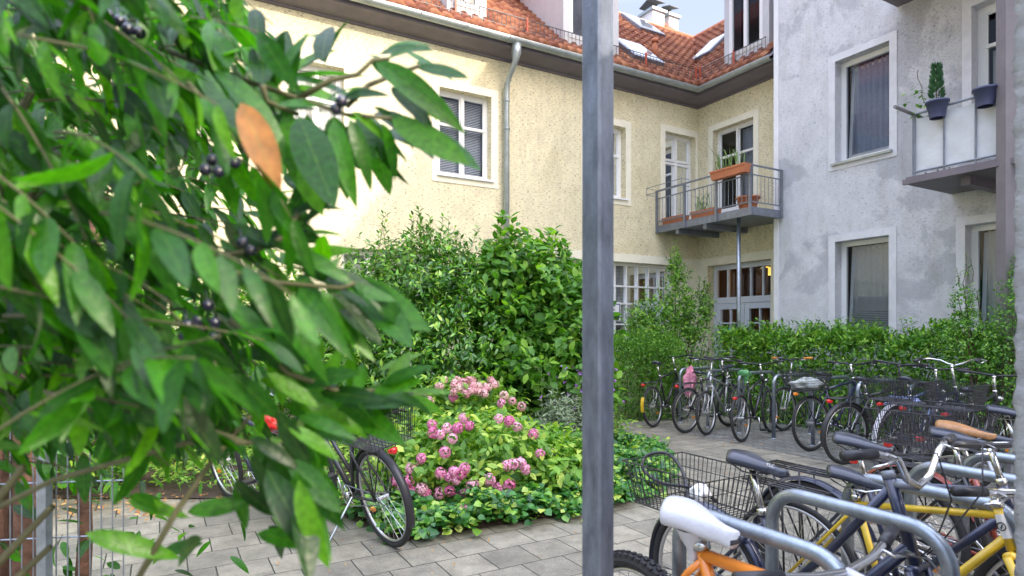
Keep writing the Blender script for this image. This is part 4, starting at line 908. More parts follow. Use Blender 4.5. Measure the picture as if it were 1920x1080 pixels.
hydrangea('small hydrangea with violet flower heads near the square steel post', (.42, 5.75), .42, .4, .55, 2000, [(1021,875,5.4,.055),(1038,848,5.6,.035)], M['petalv'], None, 3)
blob_bush('lavender_bush', 'grey green fine-needled bush beside the square steel post', 'bush', (.62, 6.9, 0), [((.62,6.9,.36),(.42,.4,.40)), ((.4,6.6,.25),(.35,.3,.28))], 7000, .06, M['lav'], TN, shell=.3, up=1.0)
# tall leafy stem with whorls
t = empty('tall_stem_plant', (.33, 7.0, 0), 'tall single-stemmed plant with whorled leaves behind the hydrangeas', 'plant'); mb = MB(); mb.tube([(.33,7.0,0),(.34,7.0,.6),(.33,7.0,1.08)], [.009,.007,.003], 6); mb.build('stem', M['stem'], t)
P = []; D = []
for z in (.4,.55,.7,.83,.94,1.03,1.08):
    for k in range(5): a = k*1.256+z*9; P.append((.33,7.0,z)); D.append((math.cos(a), math.sin(a), .25 if z < 1 else .7))
leaf_mesh('foliage', P, D, [(0,0,1)]*len(P), .17-.06*np.array([p[2] for p in P]), M['bushl'], t, T3)
t = empty('wild_geranium', (.75, 7.2, 0), 'sprawling plant with tiny violet flowers behind the lavender', 'plant')
n = 110; P = np.column_stack([.75+rng.normal(size=n)*.22, 7.2+rng.normal(size=n)*.2, .55+rng.random(n)*.55]); leaf_mesh('flower', np.repeat(P, 5, 0), rnd_dir(n*5)+np.array([0,-.4,0]), rnd_dir(n*5), .026, M['petalv'], t, T2w)['kind'] = 'stuff'
mb = MB()
for p in P[:60]: mb.tube([(p[0]*.6+.3, p[1], 0), tuple(p)], .0022, 3)
mb.build('stem', M['stem'], t)

# ------------------------------------------------------------------ bike stands
def hoop_mesh(L, Hh, r=.027, rc=.11, flange=True):
    mb = MB(); pts = [(0,0,0), (0,0,Hh-rc)]
    pts += [(rc*(1-math.cos(a)), 0, Hh-rc+rc*math.sin(a)) for a in [math.pi/2*k/7 for k in range(1, 8)]]
    pts += [(L-rc+rc*math.sin(a), 0, Hh-rc+rc*math.cos(a)) for a in [math.pi/2*k/7 for k in range(0, 8)]]
    pts += [(L,0,0)]; mb.tube(pts, r, 14)
    for x in (0, L): mb.tube([(x,0,.0),(x,0,.008)], .06, 16)
    return mb.mesh('bike_stand', M['galv'], True)
hm = hoop_mesh(.78, .84, .024); ordw = ['leftmost', 'second from the left', 'third from the left', 'fourth from the left', 'fifth from the left', 'sixth from the left', 'seventh from the left', 'eighth from the left']
for k in range(7):
    o = link('bike_stand', hm); o.location = RK+RS*(k-3); o.rotation_euler = (0, 0, ANG); tag(o, f'galvanised steel hoop in the rear bicycle rack, {ordw[k]}', 'bike stand', 'steel hoops of the rear rack')
FA = Vector((.58, 2.14, 0)); FS = d1*.487
hm2 = hoop_mesh(.62, .84, .0245, .12)
for k in range(6):
    o = link('bike_stand', hm2); o.location = FA+FS*k; o.rotation_euler = (0, 0, ANG-R(90)); tag(o, f'thick galvanised hoop of the near rack, {["the nearest, under the white saddle cover","second, crossing before the yellow bicycle","third, behind the yellow top tube","fourth, behind the silver handlebar stem","fifth, beside the brown saddle","sixth and farthest by the rough pillar"][k]}', 'bike stand', 'thick steel hoops of the near rack')

# ------------------------------------------------------------------ bicycles
WC = {}
def wheel_meshes(r, kind):
    if (r, kind) in WC: return WC[(r, kind)]
    tr = .026 if kind == 'mtb' else (.013 if kind == 'road' else .020)
    t = MB(); t.ring((0,0,0), r-tr, tr, n=56, m=8)
    if kind == 'mtb':
        n = 66
        for i in range(n):
            a = 2*math.pi*i/n
            for yy, dz in ((-.018, -.007), (0, 0), (.018, -.007)):
                aa = a+(.03 if yy == 0 else 0); er = Vector((math.cos(aa), 0, math.sin(aa))); et = Vector((-math.sin(aa), 0, math.cos(aa)))
                t.obox(er*(r-.004+dz)+et*-.008+Vector((0, yy-.006, 0)), et*.016, Vector((0,.012,0)), er*.010)
    tm = t.mesh('tyre', M['tyre'], kind != 'mtb')
    q = MB(); q.ring((0,0,0), r-tr*2-.006, .009, n=56, m=6, ra=.011); rm = q.mesh('rim', M['rim'], True)
    s = MB(); rr = r-tr*2-.012
    for i in range(28):
        a = 2*math.pi*i/28; o = (.30 if (i//2) % 2 else -.30); y = .028 if i % 2 else -.028
        s.tube([(.02*math.cos(a+o*3), y, .02*math.sin(a+o*3)), (rr*math.cos(a), 0, rr*math.sin(a))], .0016, 3, caps=False)
    s.tube([(0,-.045,0),(0,.045,0)], .016, 10); sm = s.mesh('spokes', M['rim'])
    WC[(r, kind)] = (tm, rm, sm); return WC[(r, kind)]
def wheel(root, name, x, r, kind, steer=None):
    tm, rm, sm = wheel_meshes(r, kind); p = link(name, tm, root); p.location = (x, 0, r)
    link('rim', rm, p); link('spokes', sm, p); return p
def saddle_mb(x, z, ln=.27, wd_=.078, nose=-1, thick=.05, tilt=0):
    # loft along x; the broad end is at the rear (x-), the nose at the front
    mb = MB(); vs = []; n = 14; m = 16
    for i in range(n+1):
        f = i/n; xx = x-ln*.45+ln*f
        w_ = wd_*(max(0, 1-f*1.35)**.8*.85+.24) if f < .74 else wd_*.24
        w_ *= math.sin(math.pi*min(1, (f*9+.6)/2.2)/2) if f < .12 else 1
        if f > .9: w_ *= math.sqrt(max(.05, 1-((f-.9)/.1)**2))
        top = z+.022*(1-f)**2+.008*math.sin(f*5)-.010*f+tilt*f
        th = thick*(1-.35*f)*(1 if .05 < f < .95 else .55)
        for k in range(m):
            a = 2*math.pi*k/m; ca, sa = math.cos(a), math.sin(a)
            yy = w_*math.copysign(abs(ca)**.8, ca); zz = top-th*.45+(th*.45*abs(sa)**.7 if sa > 0 else -th*.55*abs(sa)**.8)
            vs.append((xx, yy, zz-(abs(ca)**3)*.012))
    fs = []
    for i in range(n):
        for k in range(m): fs.append((i*m+k, i*m+(k+1)%m, (i+1)*m+(k+1)%m, (i+1)*m+k))
    fs.append(tuple(range(m))[::-1]); fs.append(tuple(n*m+k for k in range(m))); mb.add(vs, fs); return mb
def wire_basket(x0, x1, w0_, z0, z1, mat, parent, flare=.03, step=.022, r=.0020, name='basket', mesh=False, loc=None):
    mb = MB()
    def ringp(f):
        e = flare*f; return [Vector((x0-e, -w0_-e, z0+(z1-z0)*f)), Vector((x1+e, -w0_-e, z0+(z1-z0)*f)), Vector((x1+e, w0_+e, z0+(z1-z0)*f)), Vector((x0-e, w0_+e, z0+(z1-z0)*f))]
    for f in ((0, .33, .66, 1.0) if not mesh else np.linspace(0, 1, 9)):
        mb.tube(ringp(f), .0038 if f in (0, 1.0) else r, 5, closed=True)
    A = ringp(0); B = ringp(1)
    for k in range(4):
        L_ = (A[(k+1)%4]-A[k]).length; n = int(L_/step)
        for i in range(n+1): f = i/n; mb.tube([A[k].lerp(A[(k+1)%4], f), B[k].lerp(B[(k+1)%4], f)], r, 4, caps=False)
    n = int((x1-x0)/step)
    for i in range(1, n): x = x0+(x1-x0)*i/n; mb.tube([(x,-w0_,z0),(x,w0_,z0)], r, 4, caps=False)
    return mb.build(name, mat, parent, local=True)
def bike(label, pos, dirv, frame='diamond', paint='blackf', r=.335, kind='city', wb=1.05, sz=.93, bars='flat', barz=1.0, barm='blackp', fend=None, rack=True, light='red', basket=None, lean=0, saddle='saddle', grip='blackp', group='bicycles parked at the rear rack', steer=0, stemm='chrome', sadx=None, chainguard=False, seatcover=None, post='chrome', tl=0, stemlen=.07):
    rz = math.atan2(dirv[1], dirv[0]); t = empty('bicycle', (pos[0], pos[1], 0), label, 'bicycle', group, rz, lean)
    P = M[paint]; RH = Vector((0,0,r)); BB = Vector((.44,0,.31 if kind == 'mtb' else .28)); sdir = Vector((-.30,0,.954)); ST = BB+sdir*(.50 if frame != 'lady' else .46); FH = Vector((wb,0,r)); 
    hax = Vector((-.30,0,.954)); HB_ = FH+Vector((-.05,0,0))+hax*.40; HT = HB_+hax*(.13 if frame != 'lady' else .2)
    if tl: HT = HB_+hax*tl
    SD = BB+sdir*((sz-.05-.28)/.954)
    f = MB(); tr = .016 if kind != 'road' else .0135; trd = tr*1.15
    if kind == 'mtb': tr = .020; trd = .024
    f.tube([BB, ST], tr, 10); f.tube([HB_-hax*.015, HT+hax*.01], tr*1.25, 12); f.tube([BB+Vector((0,-.035,0)), BB+Vector((0,.035,0))], .022, 10)
    if frame == 'diamond': f.tube([ST-sdir*.03, HT-hax*.03], tr, 10); f.tube([BB, HB_+hax*.03], trd, 10)
    elif frame == 'slope': f.tube([ST-sdir*.12, HT-hax*.03], tr, 10); f.tube([BB, HB_+hax*.03], trd*1.1, 10)
    else:
        a = HB_+hax*.04; b = BB+Vector((.02,0,.02)); f.tube([a, a.lerp(b, .5)+Vector((-.03,0,-.05)), b], trd*1.15, 10); a2 = HT-hax*.03; b2 = BB+sdir*.16; f.tube([a2, a2.lerp(b2,.5)+Vector((-.03,0,-.06)), b2], tr, 10)
    for s in (-1, 1):
        f.tube([ST-sdir*.04, ST-sdir*.09+Vector((-.05,s*.035,0)), RH+Vector((0,s*.055,0))], tr*.55, 8); f.tube([BB+Vector((-.03,s*.025,0)), BB.lerp(RH,.35)+Vector((0,s*.045,0)), RH+Vector((0,s*.055,0))], tr*.62, 8)
    f.build('frame', P, t, smooth=True, local=True)
    hx = hax; side = Vector((0,1,0))
    fk = MB(); cr = HB_-hax*.03; leg = .017 if kind == 'mtb' else .011
    fk.tube([cr+Vector((0,-.05,0)), cr+Vector((0,.05,0))], leg*1.3, 8)
    for s in (-1, 1): fk.tube([cr+Vector((0,s*.05,0)), cr.lerp(FH,.6)+Vector((-.006,s*.052,0)), FH+Vector((0,s*.052,0))], [leg*1.25, leg, leg*.75], 8)
    fk.build('fork', P, t, smooth=True, local=True)
    wheel(t, 'rear_wheel', 0, r, kind); wheel(t, 'front_wheel', wb, r, kind)
    # seat post, saddle
    sp = MB(); sp.tube([ST-sdir*.02, SD], .0135, 10); sp.tube([ST-sdir*.015, ST+sdir*.012], tr*1.35, 10); sp.build('seat_post', M[post], t, smooth=True, local=True)
    x0 = SD.x+.02
    if seatcover:
        sm_ = MB(); s_ = saddle_mb(x0-.005, sz+.012, .275, .088, thick=.085); s_.build('saddle_cover', M[seatcover], t, smooth=True, local=True)
        sk = MB(); sk.lathe([(.055,0),(.040,-.035),(.024,-.06),(.017,-.10)], (x0-.03, 0, sz-.045), 14); sk.build('cover_skirt', M[seatcover], t, smooth=True, local=True)
    sa = saddle_mb(x0, sz, .27, .082 if kind != 'road' else .065).build('saddle', M[saddle], t, smooth=True, local=True)
    ra = MB()
    for s in (-1, 1): ra.tube([(x0-.10, s*.03, sz-.035), (x0-.05, s*.022, sz-.058), (x0+.05, s*.022, sz-.058), (x0+.12, s*.012, sz-.034)], .0035, 5)
    ra.build('saddle_rail', M['chrome'], sa, local=True)
    # stem and bars
    top = Vector((HT.x-.30*(barz-HT.z)*.9, 0, barz)); sm = MB(); sm.tube([HT, top-Vector((0,0,.012))], .0125, 10); bc = top+Vector((stemlen,0,0)); sm.tube([top-Vector((.012,0,.012)), bc], .014, 10); sm.tube([HT-hax*.004, HT+hax*.022], .021, 12); sm.build('stem', M[stemm], t, smooth=True, local=True)
    cs, sn = math.cos(steer), math.sin(steer)
    def rot(p): q = Vector(p); return Vector((top.x+(q.x*cs-q.y*sn)+0, (q.x*sn+q.y*cs), barz+q.z))
    e = stemlen
    shapes = {'flat': [(e,0,0),(e-.005,.12,.012),(e-.03,.22,.025),(e-.06,.31,.03)], 'swept': [(e,0,0),(e+.01,.07,.02),(e+.02,.14,.055),(e-.03,.23,.075),(e-.12,.27,.07),(e-.22,.29,.055)],
              'drop': [(e,0,0),(e,.19,0),(e+.04,.205,0),(e+.085,.205,-.03),(e+.09,.205,-.08),(e+.05,.205,-.125),(e-.02,.205,-.13)], 'riser': [(e,0,0),(e,.07,.03),(e,.12,.10),(e-.02,.20,.12),(e-.05,.31,.12)], 'tall': [(e,0,0),(e,.07,.03),(e-.0,.13,.10),(e-.05,.24,.13),(e-.12,.30,.12)]}
    hbm = MB(); sh = shapes[bars]; pts = [rot((p[0], -p[1], p[2])) for p in sh[::-1]]+[rot(p) for p in sh[1:]]; hbm.tube(pts, .0115, 8); hb_ = hbm.build('handlebar', M[barm], t, smooth=True, local=True)
    for s in (-1, 1):
        a = Vector((sh[-1][0], s*sh[-1][1], sh[-1][2])); b = Vector((sh[-2][0], s*sh[-2][1], sh[-2][2])); dd = (a-b).normalized(); g_ = MB(); g_.tube([rot(a-dd*.11), rot(a+dd*.01)], .0165, 10); g_.build('grip', M[grip], hb_, smooth=True, local=True)
        lv = MB(); base_ = a-dd*.15; lv.tube([rot(base_), rot(base_+Vector((.035,0,-.01))), rot(base_+Vector((.05, s*.05, -.02))+dd*.03), rot(a+Vector((.045,0,-.03))-dd*.04)], .0045, 6); lv.build('brake_lever', M['chrome'], hb_, smooth=True, local=True)
        cb = MB(); q0 = rot(base_+Vector((.03,0,0))); q3 = HB_ + Vector((.03, s*.02, .02)); cb.tube([q0, q0+Vector((.10,-s*.03,.02)), q0.lerp(q3,.5)+Vector((.12,0,.05)), q3+Vector((.04,0,.05)), q3], .0028, 5); cb.build('brake_cable', M['blackp'], t, smooth=True, local=True)
    # drivetrain
    ck = MB(); ck.ring((BB.x, .045, BB.z), .082, .005, n=28, m=5, ra=.002); ck.tube([(BB.x,.03,BB.z),(BB.x,.06,BB.z)], .03, 10)
    for k in range(5): a = k*1.2566; ck.tube([(BB.x,.045,BB.z),(BB.x+.078*math.cos(a),.045,BB.z+.078*math.sin(a))], .005, 5)
    a = 1.1+2*random.random()
    for s, y in ((1, .065), (-1, -.065)):
        v = Vector((math.cos(a)*.17*s, 0, math.sin(a)*.17*s)); ck.tube([Vector((BB.x,y,BB.z)), Vector((BB.x,y*1.15,BB.z))+v], .009, 7)
    ckb = ck.build('crankset', M['chrome'], t, smooth=True, local=True)
    for s, y in ((1, .12), (-1, -.12)):
        v = Vector((math.cos(a)*.17*s, 0, math.sin(a)*.17*s)); pd = MB(); pd.cbox(Vector((BB.x,y,BB.z))+v, .085, .075, .022); pd.build('pedal', M['blackp'], ckb, local=True)
    ch = MB()
    for s in (1, -1): ch.tube([(BB.x, .045, BB.z+s*.082), (0, .045, r+s*.034)], .004, 5)
    ch.ring((0,.045,r), .034, .004, n=18, m=4); ch.build('chain', M['galvd'], t, local=True)
    if chainguard:
        cg = MB(); cg.obox((.02,.05,r+.03), (BB.x+.05,0,BB.z-r+.06), (0,.006,0), (0,0,.05)); cg.build('chain_guard', P, t, local=True)
    if fend:
        for nm, cx, a0, a1 in (('rear_mudguard', 0, 20, 200), ('front_mudguard', wb, 5, 150)):
            fm = MB(); n = 26; vs = []
            for i in range(n+1):
                a = R(a0+(a1-a0)*i/n)
                for k, (y, dr_) in enumerate(((-.027,-.012),(-.018,0),(0,.006),(.018,0),(.027,-.012))): rr = r+.018+dr_; vs.append((cx+rr*math.cos(a), y, r+rr*math.sin(a)))
            fm.add(vs, [(i*5+k, i*5+k+1, (i+1)*5+k+1, (i+1)*5+k) for i in range(n) for k in range(4)])
            for s in (-1, 1):
                a = R(a1-12 if nm[0] == 'r' else a1-15); fm.tube([(cx, s*.05, r), (cx+(r+.012)*math.cos(a), s*.02, r+(r+.012)*math.sin(a))], .0025, 4)
            fm.build(nm, M[fend], t, smooth=True, local=True)
    if rack:
        rk = MB(); z = 2*r+.06
        for y in (-.055, -.02, .02, .055): rk.tube([(-.24,y,z),(.14,y,z)], .005, 6)
        for x in (-.24, -.10, .02, .14): rk.tube([(x,-.058,z),(x,.058,z)], .005, 6)
        for s in (-1, 1): rk.tube([(-.02,s*.06,z),(0,s*.062,r)], .005, 6); rk.tube([(-.20,s*.06,z),(0,s*.062,r)], .005, 6)
        rk.tube([(.14,0,z), ST-sdir*.06], .005, 6); rk.build('rack', M['blackp'], t, smooth=True, local=True)
    if light:
        lm = MB(); lz = 2*r+.03 if rack else 2*r-.04; lx = -.265 if rack else -.16
        lm.lathe([(.001,0),(.018,.002),(.022,.010),(.022,.03),(.016,.038),(.001,.04)], (lx, 0, lz-.02), 12); lm.cbox((lx+.012,0,lz), .022, .06, .024); lm.build('rear_light', M[light], t, smooth=False, local=True)
        h_ = MB(); hp_ = HB_+Vector((.07,0,.05)); h_.tube([hp_, hp_+Vector((.03,0,0)), hp_+Vector((.07,0,0))], [.012,.028,.032], 12); h_.build('headlight', M['chrome'], t, smooth=True, local=True)
        for wx in (0, wb):
            rf = MB(); rf.cbox((wx+r*.5, .0, r-r*.35), .045, .02, .022); rf.build('spoke_reflector', M['amber'], t, local=True)
    if basket == 'front': wire_basket(wb-.22, wb+.10, .17, .74, .97, M['blackp'], t)
    if basket == 'rear': wire_basket(-.28, .12, .15, 2*r+.07, 2*r+.28, M['blackp'], t)
    if basket == 'rearmesh': wire_basket(-.26, .14, .15, 2*r+.07, 2*r+.30, M['blackp'], t, mesh=True, step=.013)
    return t
fwd = (d1.x, d1.y)
def rb(px, py, label, rot=0, back=False, **k):       # bicycle whose near wheel touches the ground at (px,py)
    g_ = G(px, py); a = ANG+rot; dv = Vector((math.cos(a), math.sin(a), 0))
    if back: wb = k.get('wb', 1.05); g_ = g_+dv*wb; dv = -dv
    return bike(label, g_, dv, **k)
b1 = rb(1226, 801, 'black city bicycle with a yellow strip behind its rear wheel, leftmost in the rear rack', rot=R(20), r=.31, sz=.97, paint='blackf', bars='flat', barz=1.02, lean=R(-4))
ys = MB(); ys.add([((.31+.012)*math.cos(R(a_)), y_, .31+(.31+.012)*math.sin(R(a_))) for a_ in (150,160,170,180,190) for y_ in (-.026,.026)], [(2*i,2*i+1,2*i+3,2*i+2) for i in range(4)]); ys.build('yellow_strip', M['yellowf'], b1, local=True)
b2 = rb(1286, 812, 'black trekking bicycle carrying a pink patterned cloth on its saddle post, rear rack', rot=R(8), r=.325, sz=.86, bars='flat', barz=1.0, lean=R(3), fend=None)
b3 = rb(1326, 816, 'dark mountain bicycle with its grey front mudguard turned to the yard, rear rack', rot=R(18), back=True, r=.31, kind='city', paint='greyf', frame='slope', bars='flat', barz=1.04, rack=False, light=None, fend=None, steer=R(15), lean=R(3))
b4 = rb(1392, 829, 'black bicycle with green and white cover on its saddle, rear rack', rot=R(18), r=.31, paint='blackf', sz=.90, seatcover='greenp', barz=.98, rack=False, lean=R(-4), frame='slope')
rb(1470, 808, 'silver bicycle with orange grips standing behind the fourth steel hoop', rot=R(4), back=True, r=.32, paint='greyf', bars='flat', barz=1.02, grip='grip', lean=R(2), rack=False)
b5 = rb(1522, 846, 'black bicycle with grey saddle and bag-filled basket on its rack, rear rack', rot=R(-2), r=.335, paint='navy', sz=.93, barz=1.02, basket='rearmesh', lean=R(-2), light='amber')
b6 = rb(1584, 871, 'black upright bicycle with black mudguards just right of the bag-filled basket, rear rack', rot=R(-8), r=.335, paint='blackf', sz=.93, bars='flat', barz=1.06, frame='diamond', lean=R(2), stemm='blackp', fend='blackp')
rb(1672, 880, 'blue bicycle with white mudguards and a wire basket of blue cloth, rear rack', rot=R(0), r=.335, paint='bluef', sz=.95, fend='wplast', basket='rear', barz=1.02, lean=R(2))
rb(1722, 896, 'dark bicycle with high swept silver handlebar near the tall shrub', rot=R(2), r=.335, paint='navy', bars='swept', barm='chrome', barz=1.08, sz=.92, basket='rear', lean=R(-2))
rb(1790, 915, 'black bicycle carrying a fine black mesh basket near the tall shrub', rot=R(4), r=.335, paint='blackf', sz=.90, basket='rearmesh', barz=1.0, lean=R(2), fend='blackp')
# the near rack: bicycles point along -d2
NG = 'bicycles parked at the near rack'; nd = (-d2.x, -d2.y)
f1 = bike('orange mountain bicycle with knobbly tyre and white plastic-covered saddle, nearest of all', (.455, 2.17), nd, frame='diamond', paint='orange', r=.33, kind='mtb', sz=.875, barz=.86, seatcover='wplast', rack=False, light=None, group=NG, stemm='wplast', barm='chrome', lean=R(1), stemlen=-.08, tl=.10)
f2 = bike('dark navy step-through bicycle with smooth black saddle and long wire basket, near rack', (.864, 2.76), nd, frame='lady', paint='navy', r=.33, sz=.925, barz=.95, bars='riser', barm='chrome', fend='navy', rack=False, light=None, group=NG, lean=R(0), stemlen=.09, tl=.26, stemm='galvd')
f3 = bike('yellow racing bicycle with blue and white saddle and silver handlebar, near rack', (1.28, 2.82), nd, frame='diamond', paint='yellowf', r=.335, kind='road', sz=.85, barz=.90, bars='flat', barm='chrome', rack=True, light=None, group=NG, lean=R(-1), stemlen=.09, wb=1.0)
f4 = bike('dark blue bicycle with long black saddle behind the yellow one, near rack', (1.56, 3.2), nd, frame='diamond', paint='navy', r=.335, sz=.93, barz=1.0, bars='flat', rack=True, light=None, group=NG, lean=R(2), fend='navy')
f5 = bike('black bicycle with plain black saddle beside the brown-saddled one, near rack', (2.10, 3.34), nd, frame='diamond', paint='blackf', r=.335, sz=.93, barz=1.02, bars='flat', rack=True, light='red', group=NG, lean=R(-1), basket=None)
f6 = bike('bicycle with brown leather saddle and red brown mudguards, near rack', (2.28, 3.52), nd, frame='lady', paint='redbrown', r=.335, sz=.94, barz=1.03, bars='swept', barm='chrome', fend='redbrown', rack=True, light='red', saddle='brownl', group=NG, lean=R(1))
f7 = bike('dark step-through bicycle with a wire rear basket, far side of the near rack', (2.95, 4.05), nd, frame='lady', paint='blackf', r=.335, sz=.96, barz=1.03, bars='swept', fend='blackp', rack=True, light='red', group=NG, basket='rear', lean=R(-1))
f8 = bike('grey bicycle standing last in the near rack beside the rough pillar', (2.62, 3.85), nd, frame='diamond', paint='greyf', r=.335, sz=.86, barz=1.0, bars='flat', rack=True, light='red', group=NG, basket='rear', lean=R(1))
# left pair by the flower bed
pL = G(733, 1023); L1 = bike('black bicycle on its kickstand beside the hydrangeas, red rear light and wire basket', pL, (-.66, .75), frame='lady', paint='blackf', r=.34, sz=.93, barz=1.02, bars='swept', fend='blackp', rack=True, light='red', group=None, basket='rear', lean=R(-11))
ks = MB(); ks.tube([(.40,.03,.27),(.33,.28,.06),(.31,.31,.04)], .009, 8); ks.build('kickstand', M['chrome'], L1, local=True)
pL2 = G(540, 985); L2 = bike('black bicycle with a red bag under its saddle, half hidden behind the hanging leaves', pL2, (-.72, .69), frame='diamond', paint='navy', r=.34, sz=.92, barz=1.0, rack=True, light='red', group=None, lean=R(-9))
# lettering on the near saddle
def text(s, size, mat, parent, mw):
    cu = bpy.data.curves.new(s, 'FONT'); cu.body = s; cu.size = size; cu.extrude = .0006; cu.align_x = 'CENTER'
    o = bpy.data.objects.new('tmp', cu); COL.objects.link(o); dg = bpy.context.evaluated_depsgraph_get(); me = bpy.data.meshes.new_from_object(o.evaluated_get(dg)); bpy.data.objects.remove(o)
    me.materials.clear(); me.materials.append(mat); r_ = link('lettering', me, parent); r_.matrix_local = mw; return r_
sad2 = [c_ for c_ in f2.children if c_.name.startswith('saddle')][0]
text('XLC', .020, M['paper'], sad2, Matrix.Translation((.36, -.0275, .912)) @ Matrix.Rotation(R(90), 4, 'X') @ Matrix.Rotation(R(-3), 4, 'Z'))
# long wire basket of the navy bicycle and its cable lock
wire_basket(-.30, .14, .16, .64, .83, M['blackp'], f2, flare=.035, step=.024, r=.0022)
def off(bk, p): return bk.matrix_basis @ Vector(p)
def loose(name, mb, mats, label, cat, at, group=None):
    return tag(mb.build(name, mats, None, smooth=True), label, cat, group)
mb = MB(); q = [W(1345,940,2.95), W(1300,915,2.95), W(1240,905,3.05), W(1206,880,3.15), W(1212,855,3.2), W(1250,850,3.15), W(1278,880,3.05), W(1290,925,2.95)]
cat = []
for i in range(len(q)-1):
    p0, p1, p2, p3 = q[max(0,i-1)], q[i], q[i+1], q[min(len(q)-1,i+2)]
    for k in range(8):
        s = k/8; cat.append(.5*((2*p1)+(-p0+p2)*s+(2*p0-5*p1+4*p2-p3)*s*s+(-p0+3*p1-3*p2+p3)*s**3))
cat.append(q[-1]); mb.tube(cat, .009, 8); mb.tube([q[-1], q[-1]+(q[-1]-q[-2])*.45], .017, 10); loose('cable_lock', mb, M['blackp'], 'thick black cable lock looped over the long wire basket', 'lock', None)
def bag(name, label, cat, c, s, mat, seed, n=18):
    mb = MB(); rr = np.random.default_rng(seed); vs = []; ph = rr.random(6)*6
    for i in range(n+1):
        th = math.pi*i/n
        for k in range(n*2):
            a = math.pi*k/n; w_ = 1+.16*math.sin(3*a+ph[0]+th*2)+.12*math.sin(5*a+ph[1]-th*3)+.08*math.sin(7*th+ph[2]+a*2)
            vs.append((c[0]+s[0]*w_*math.sin(th)*math.cos(a), c[1]+s[1]*w_*math.sin(th)*math.sin(a), c[2]+s[2]*w_*math.cos(th)))
    m = n*2; mb.add(vs, [(i*m+k, i*m+(k+1)%m, (i+1)*m+(k+1)%m, (i+1)*m+k) for i in range(n) for k in range(m)])
    return tag(mb.build(name, mat, None, smooth=True), label, cat)
bag('paper_wrapper', 'crumpled white wrapper lying in the long wire basket', 'wrapper', W(1314, 925, 2.9), (.045,.04,.04), M['paper'], 1)
b5p = off(b5, (-.06, 0, .80)); bag('shopping_bag', 'grey and green plastic bag lying in the basket of the rear-rack bicycle', 'bag', b5p, (.17,.12,.075), M['greybag'], 2)
p = W(1293, 716, 9.0); bag('cloth_bag', 'pink and red patterned cloth hanging from the second rear-rack bicycle', 'cloth', p, (.085,.05,.19), M['pinkbag'], 3)
p = W(1690, 753, 6.6); bag('blue_cloth', 'blue and white cloth bundle in the wire basket of the rear rack', 'cloth', p, (.18,.12,.05), M['bluebag'], 4)
p = off(L2, (.04, 0, .78)); bag('red_bag', 'small red saddle bag on the bicycle hidden behind the hanging leaves', 'bag', p, (.09,.06,.07), M['red'], 5)

n = 420; zz = rng.random(n)**.8; aa = rng.random(n)*6.283; rr = .085*(1-zz*.75); P = np.column_stack([c1.x+np.cos(aa)*rr*.6, c1.y+np.sin(aa)*rr*.6, c1.z+zz*.42])
leaf_mesh('conifer_foliage', P, np.column_stack([np.cos(aa), np.sin(aa), np.full(n, 1.1)]), rnd_dir(n), .075, M['con'], pt1, TN)
mb = MB(); mb.tube([c1-UP*.05, c1+UP*.4], [.008,.003], 5); mb.build('stem', M['wood'], pt1)
q0 = WF.p(tb0+.12, bz+.80, 1.0); tt = empty('trailing_plant', q0, 'leafy trailing plant climbing at the corner of the cloth-screened balcony', 'plant'); P = []; D = []
st = MB(); pts = [q0+Vector((.02*math.sin(i*1.3)-.012*i, .01*math.cos(i), i*.055)) for i in range(11)]; st.tube(pts, .004, 5); st.build('stem', M['wood'], tt)
for i in range(60): a = rng.random()*6.28; P.append(tuple(q0+Vector((rng.normal()*.12, rng.normal()*.05, rng.random()**2*.35-.03)))); D.append((math.cos(a), math.sin(a), -.2))
leaf_mesh('foliage', P, D, [(0,0,1)]*60, .075, M['hedge'], tt, TW_)

fr3 = [c_ for c_ in f3.children if c_.name.startswith('frame')][0]
hxx = Vector((-.30,0,.954)); hb3 = Vector((1.0-.05,0,.335))+hxx*.40
mb = MB(); mb.tube([hb3+hxx*.025, hb3+hxx*.105], .0178, 14, caps=False); mb.build('head_badge', M['paper'], fr3, smooth=True, local=True)
mb = MB(); mb.ring(hb3+hxx*.065+Vector((-.001,-.018,0)), .013, .002, n=20, m=5); mb.tube([hb3+hxx*.058+Vector((-.004,-.0185,0)), hb3+hxx*.072+Vector((.004,-.0185,0))], .0022, 5); mb.build('emblem', M['blackp'], fr3, smooth=True, local=True)

# ------------------------------------------------------------------ near posts and pillar
def square_post(name, x, y, a, ang, z1, mat, label, cat):
    t = empty(name, (x, y, 0), label, cat); mb = MB(); ca = Vector((math.cos(ang), math.sin(ang), 0)); cb = Vector((-math.sin(ang), math.cos(ang), 0)); c = .006
    pr = [(-a/2+c,-a/2),(a/2-c,-a/2),(a/2,-a/2+c),(a/2,a/2-c),(a/2-c,a/2),(-a/2+c,a/2),(-a/2,a/2-c),(-a/2,-a/2+c)]
    vs = []; nz = 24
    for k in range(nz+1):
        for u, v in pr: q = Vector((x, y, 0))+ca*u+cb*v; vs.append((q.x, q.y, z1*k/nz))
    mb.add(vs, [(k*8+i, k*8+(i+1)%8, (k+1)*8+(i+1)%8, (k+1)*8+i) for k in range(nz) for i in range(8)]); mb.build('shaft', mat, t)
    bp = MB(); bp.obox(Vector((x,y,0))-ca*a-cb*a, ca*a*2, cb*a*2, UP*.012); bp.build('base_plate', mat, t); return t
square_post('steel_post', .2225, 1.60, .0625, R(43), 3.2, M['galvp'], 'square galvanised steel post standing close in front, between flower bed and bicycles', 'post')
cx, cy = 5.62, 7.0
t = empty('steel_column', (cx, cy, 0), 'mauve brown steel column in front of the cloth-screened balcony', 'column')
